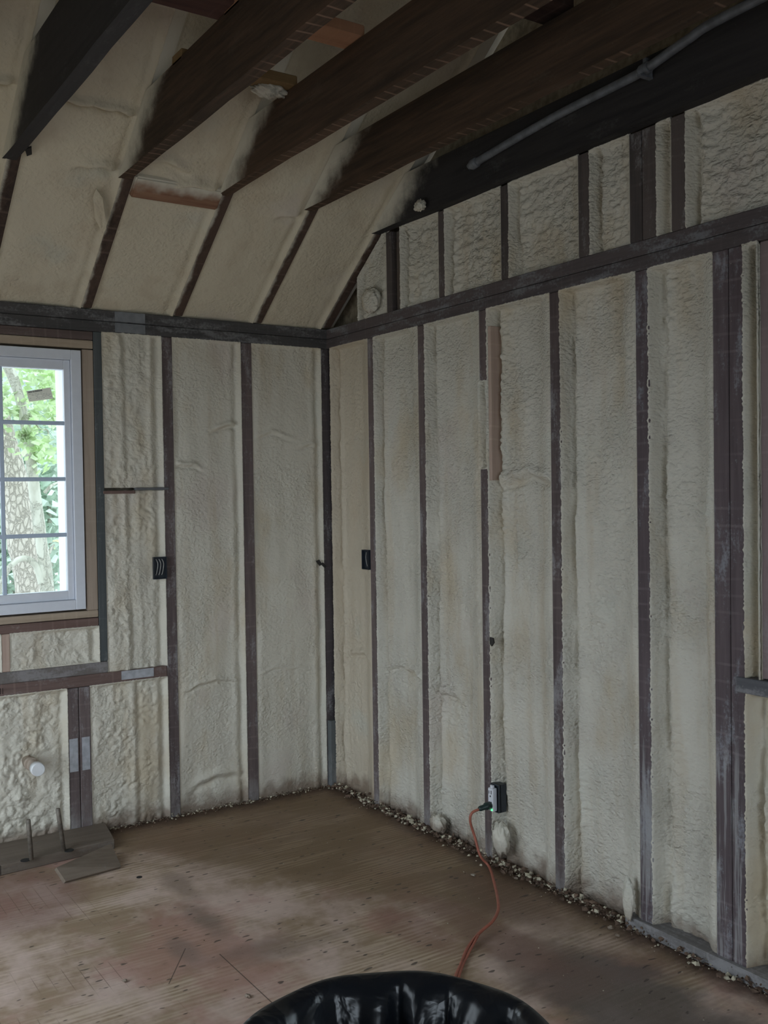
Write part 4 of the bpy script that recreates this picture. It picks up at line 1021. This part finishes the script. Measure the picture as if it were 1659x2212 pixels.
t2 = empty('tree', Vector((T2, AX(95, 1275, T2).y, GZ))); tag(t2, 'slender smooth tree with green leaves outside the window', 'tree')
SB = bark('smooth_bark', (0.40, 0.40, 0.33), (0.52, 0.53, 0.45), 9)
g0 = AX(100, 1275, T2)
child('trunk', trunk_mesh([Vector((T2, g0.y + .03, GZ)), AX(102, 1275, T2), AX(89, 1170, T2), AX(77, 1080, T2), AX(67, 1000, T2), AX(58, 935, T2), AX(43, 860, T2), AX(18, 795, T2), AX(-40, 700, T2)], [.06, .048, .044, .042, .040, .036, .036, .036, .03], 5, .12), SB, t2)
child('branch', trunk_mesh([AX(92, 1260, T2), AX(80, 1225, T2), AX(58, 1207, T2), AX(35, 1212, T2), AX(12, 1240, T2), AX(-8, 1300, T2)], [.035, .026, .022, .021, .02, .02], 6, .1), SB, t2)
child('branch', trunk_mesh([AX(96, 1065, T2), AX(110, 1050, T2), AX(125, 1042, T2 - .2)], [.014, .012, .006], 7, .1), SB, t2)
child('branch', trunk_mesh([AX(105, 1195, T2), AX(112, 1182, T2), AX(118, 1176, T2)], [.016, .010, .006], 8, .1), SB, t2)
child('branch', trunk_mesh([AX(60, 890, T2), AX(85, 925, T2), AX(103, 930, T2), AX(104, 960, T2), AX(96, 985, T2)], [.010, .007, .006, .005, .004], 9, .1), SB, t2)
cs = [(AX(x, y, T2 + dx), r) for x, y, r, dx in ((35, 800, .22, -.5), (60, 790, .22, -.2), (85, 800, .26, -.3), (110, 815, .24, -.1), (125, 850, .16, .0), (90, 845, .18, -.4), (70, 900, .14, 0), (115, 890, .13, -.2), (12, 850, .13, -.5), (10, 890, .12, 0), (75, 960, .12, 0), (90, 985, .10, .1), (55, 940, .06, .1), (100, 760, .4, 0), (40, 740, .5, -.2), (140, 780, .3, 0))]
me, mi = leaves(cs, 900, .038, 4)
fo = child('foliage', me, LEAF[:2], t2); me.polygons.foreach_set('material_index', mi)
# bushes, fence and house across the yard
def bush(label, x, y, X, r, n, seed, size=.12):
    c = AX(x, y, X); root = empty('shrub', Vector((c.x, c.y, GZ))); tag(root, label, 'shrub', 'shrubs across the yard')
    cs = [(c + Vector((random.uniform(-.3, .3) * r, random.uniform(-.7, .7) * r, random.uniform(-.8, .8) * r)), r * .8) for _ in range(10)]
    cs += [(Vector((c.x, c.y, GZ + (c.z - GZ) * q)), r * .8) for q in (.15, .4, .7)]
    me, mi_ = leaves(cs, n, size, seed); child('foliage', me, [LEAF[2]], root)
    bm = bmesh.new(); add_tube(bm, [(c.x, c.y, GZ), (c.x + .05, c.y, c.z)], [.07, .03], 8); child('stem', bm_mesh(bm), SB, root)
random.seed(21)
bush('pale green shrub seen past the slender trunk at mid height', 105, 1080, -13, 1.0, 1700, 31)
bush('pale green shrub behind the thick trunk at upper left of the window', 25, 930, -14, 1.1, 1500, 32)
bush('pale green shrub seen left of the thick trunk low down', 5, 1150, -13.5, .6, 600, 33)
hx = -38
hs = empty('house', Vector((hx - 4, AX(110, 1100, hx).y, GZ))); tag(hs, 'pale blue house with white trim across the street', 'house')
def Hp(x, y): return AX(x, y, hx)
ha, hb = Hp(20, 950), Hp(175, 950)
M_SID = simple('pale_blue_siding', (0.62, 0.70, 0.78), .8, var=.03)
box('wall', hx - 7, hx, ha.y, hb.y, GZ, Hp(110, 905).z, M_SID, hs, 0)
bm = bmesh.new(); zt_ = Hp(110, 905).z; prism(bm, [(ha.y - .6, zt_), (hb.y + .6, zt_), ((ha.y + hb.y) / 2, zt_ + 2.6)], 'x', hx - 7.4, hx + .5); child('roof', bm_mesh(bm), simple('grey_shingle', (0.30, 0.33, 0.38), .9, var=.15, scale=6), hs)
for i, (x0, x1, y0, y1) in enumerate(((106, 128, 930, 978), (45, 62, 930, 978), (62, 78, 1055, 1090))):
    a, b = Hp(x0, y1), Hp(x1, y0)
    f = box('window', hx, hx + .06, a.y - .1, b.y + .1, a.z - .1, b.z + .1, M_VINYL, hs, 0)
    box('pane', hx + .06, hx + .08, a.y, b.y, a.z, b.z, simple('dim_house_glass', (0.25, 0.33, 0.45), .3, var=.1), f, 0)
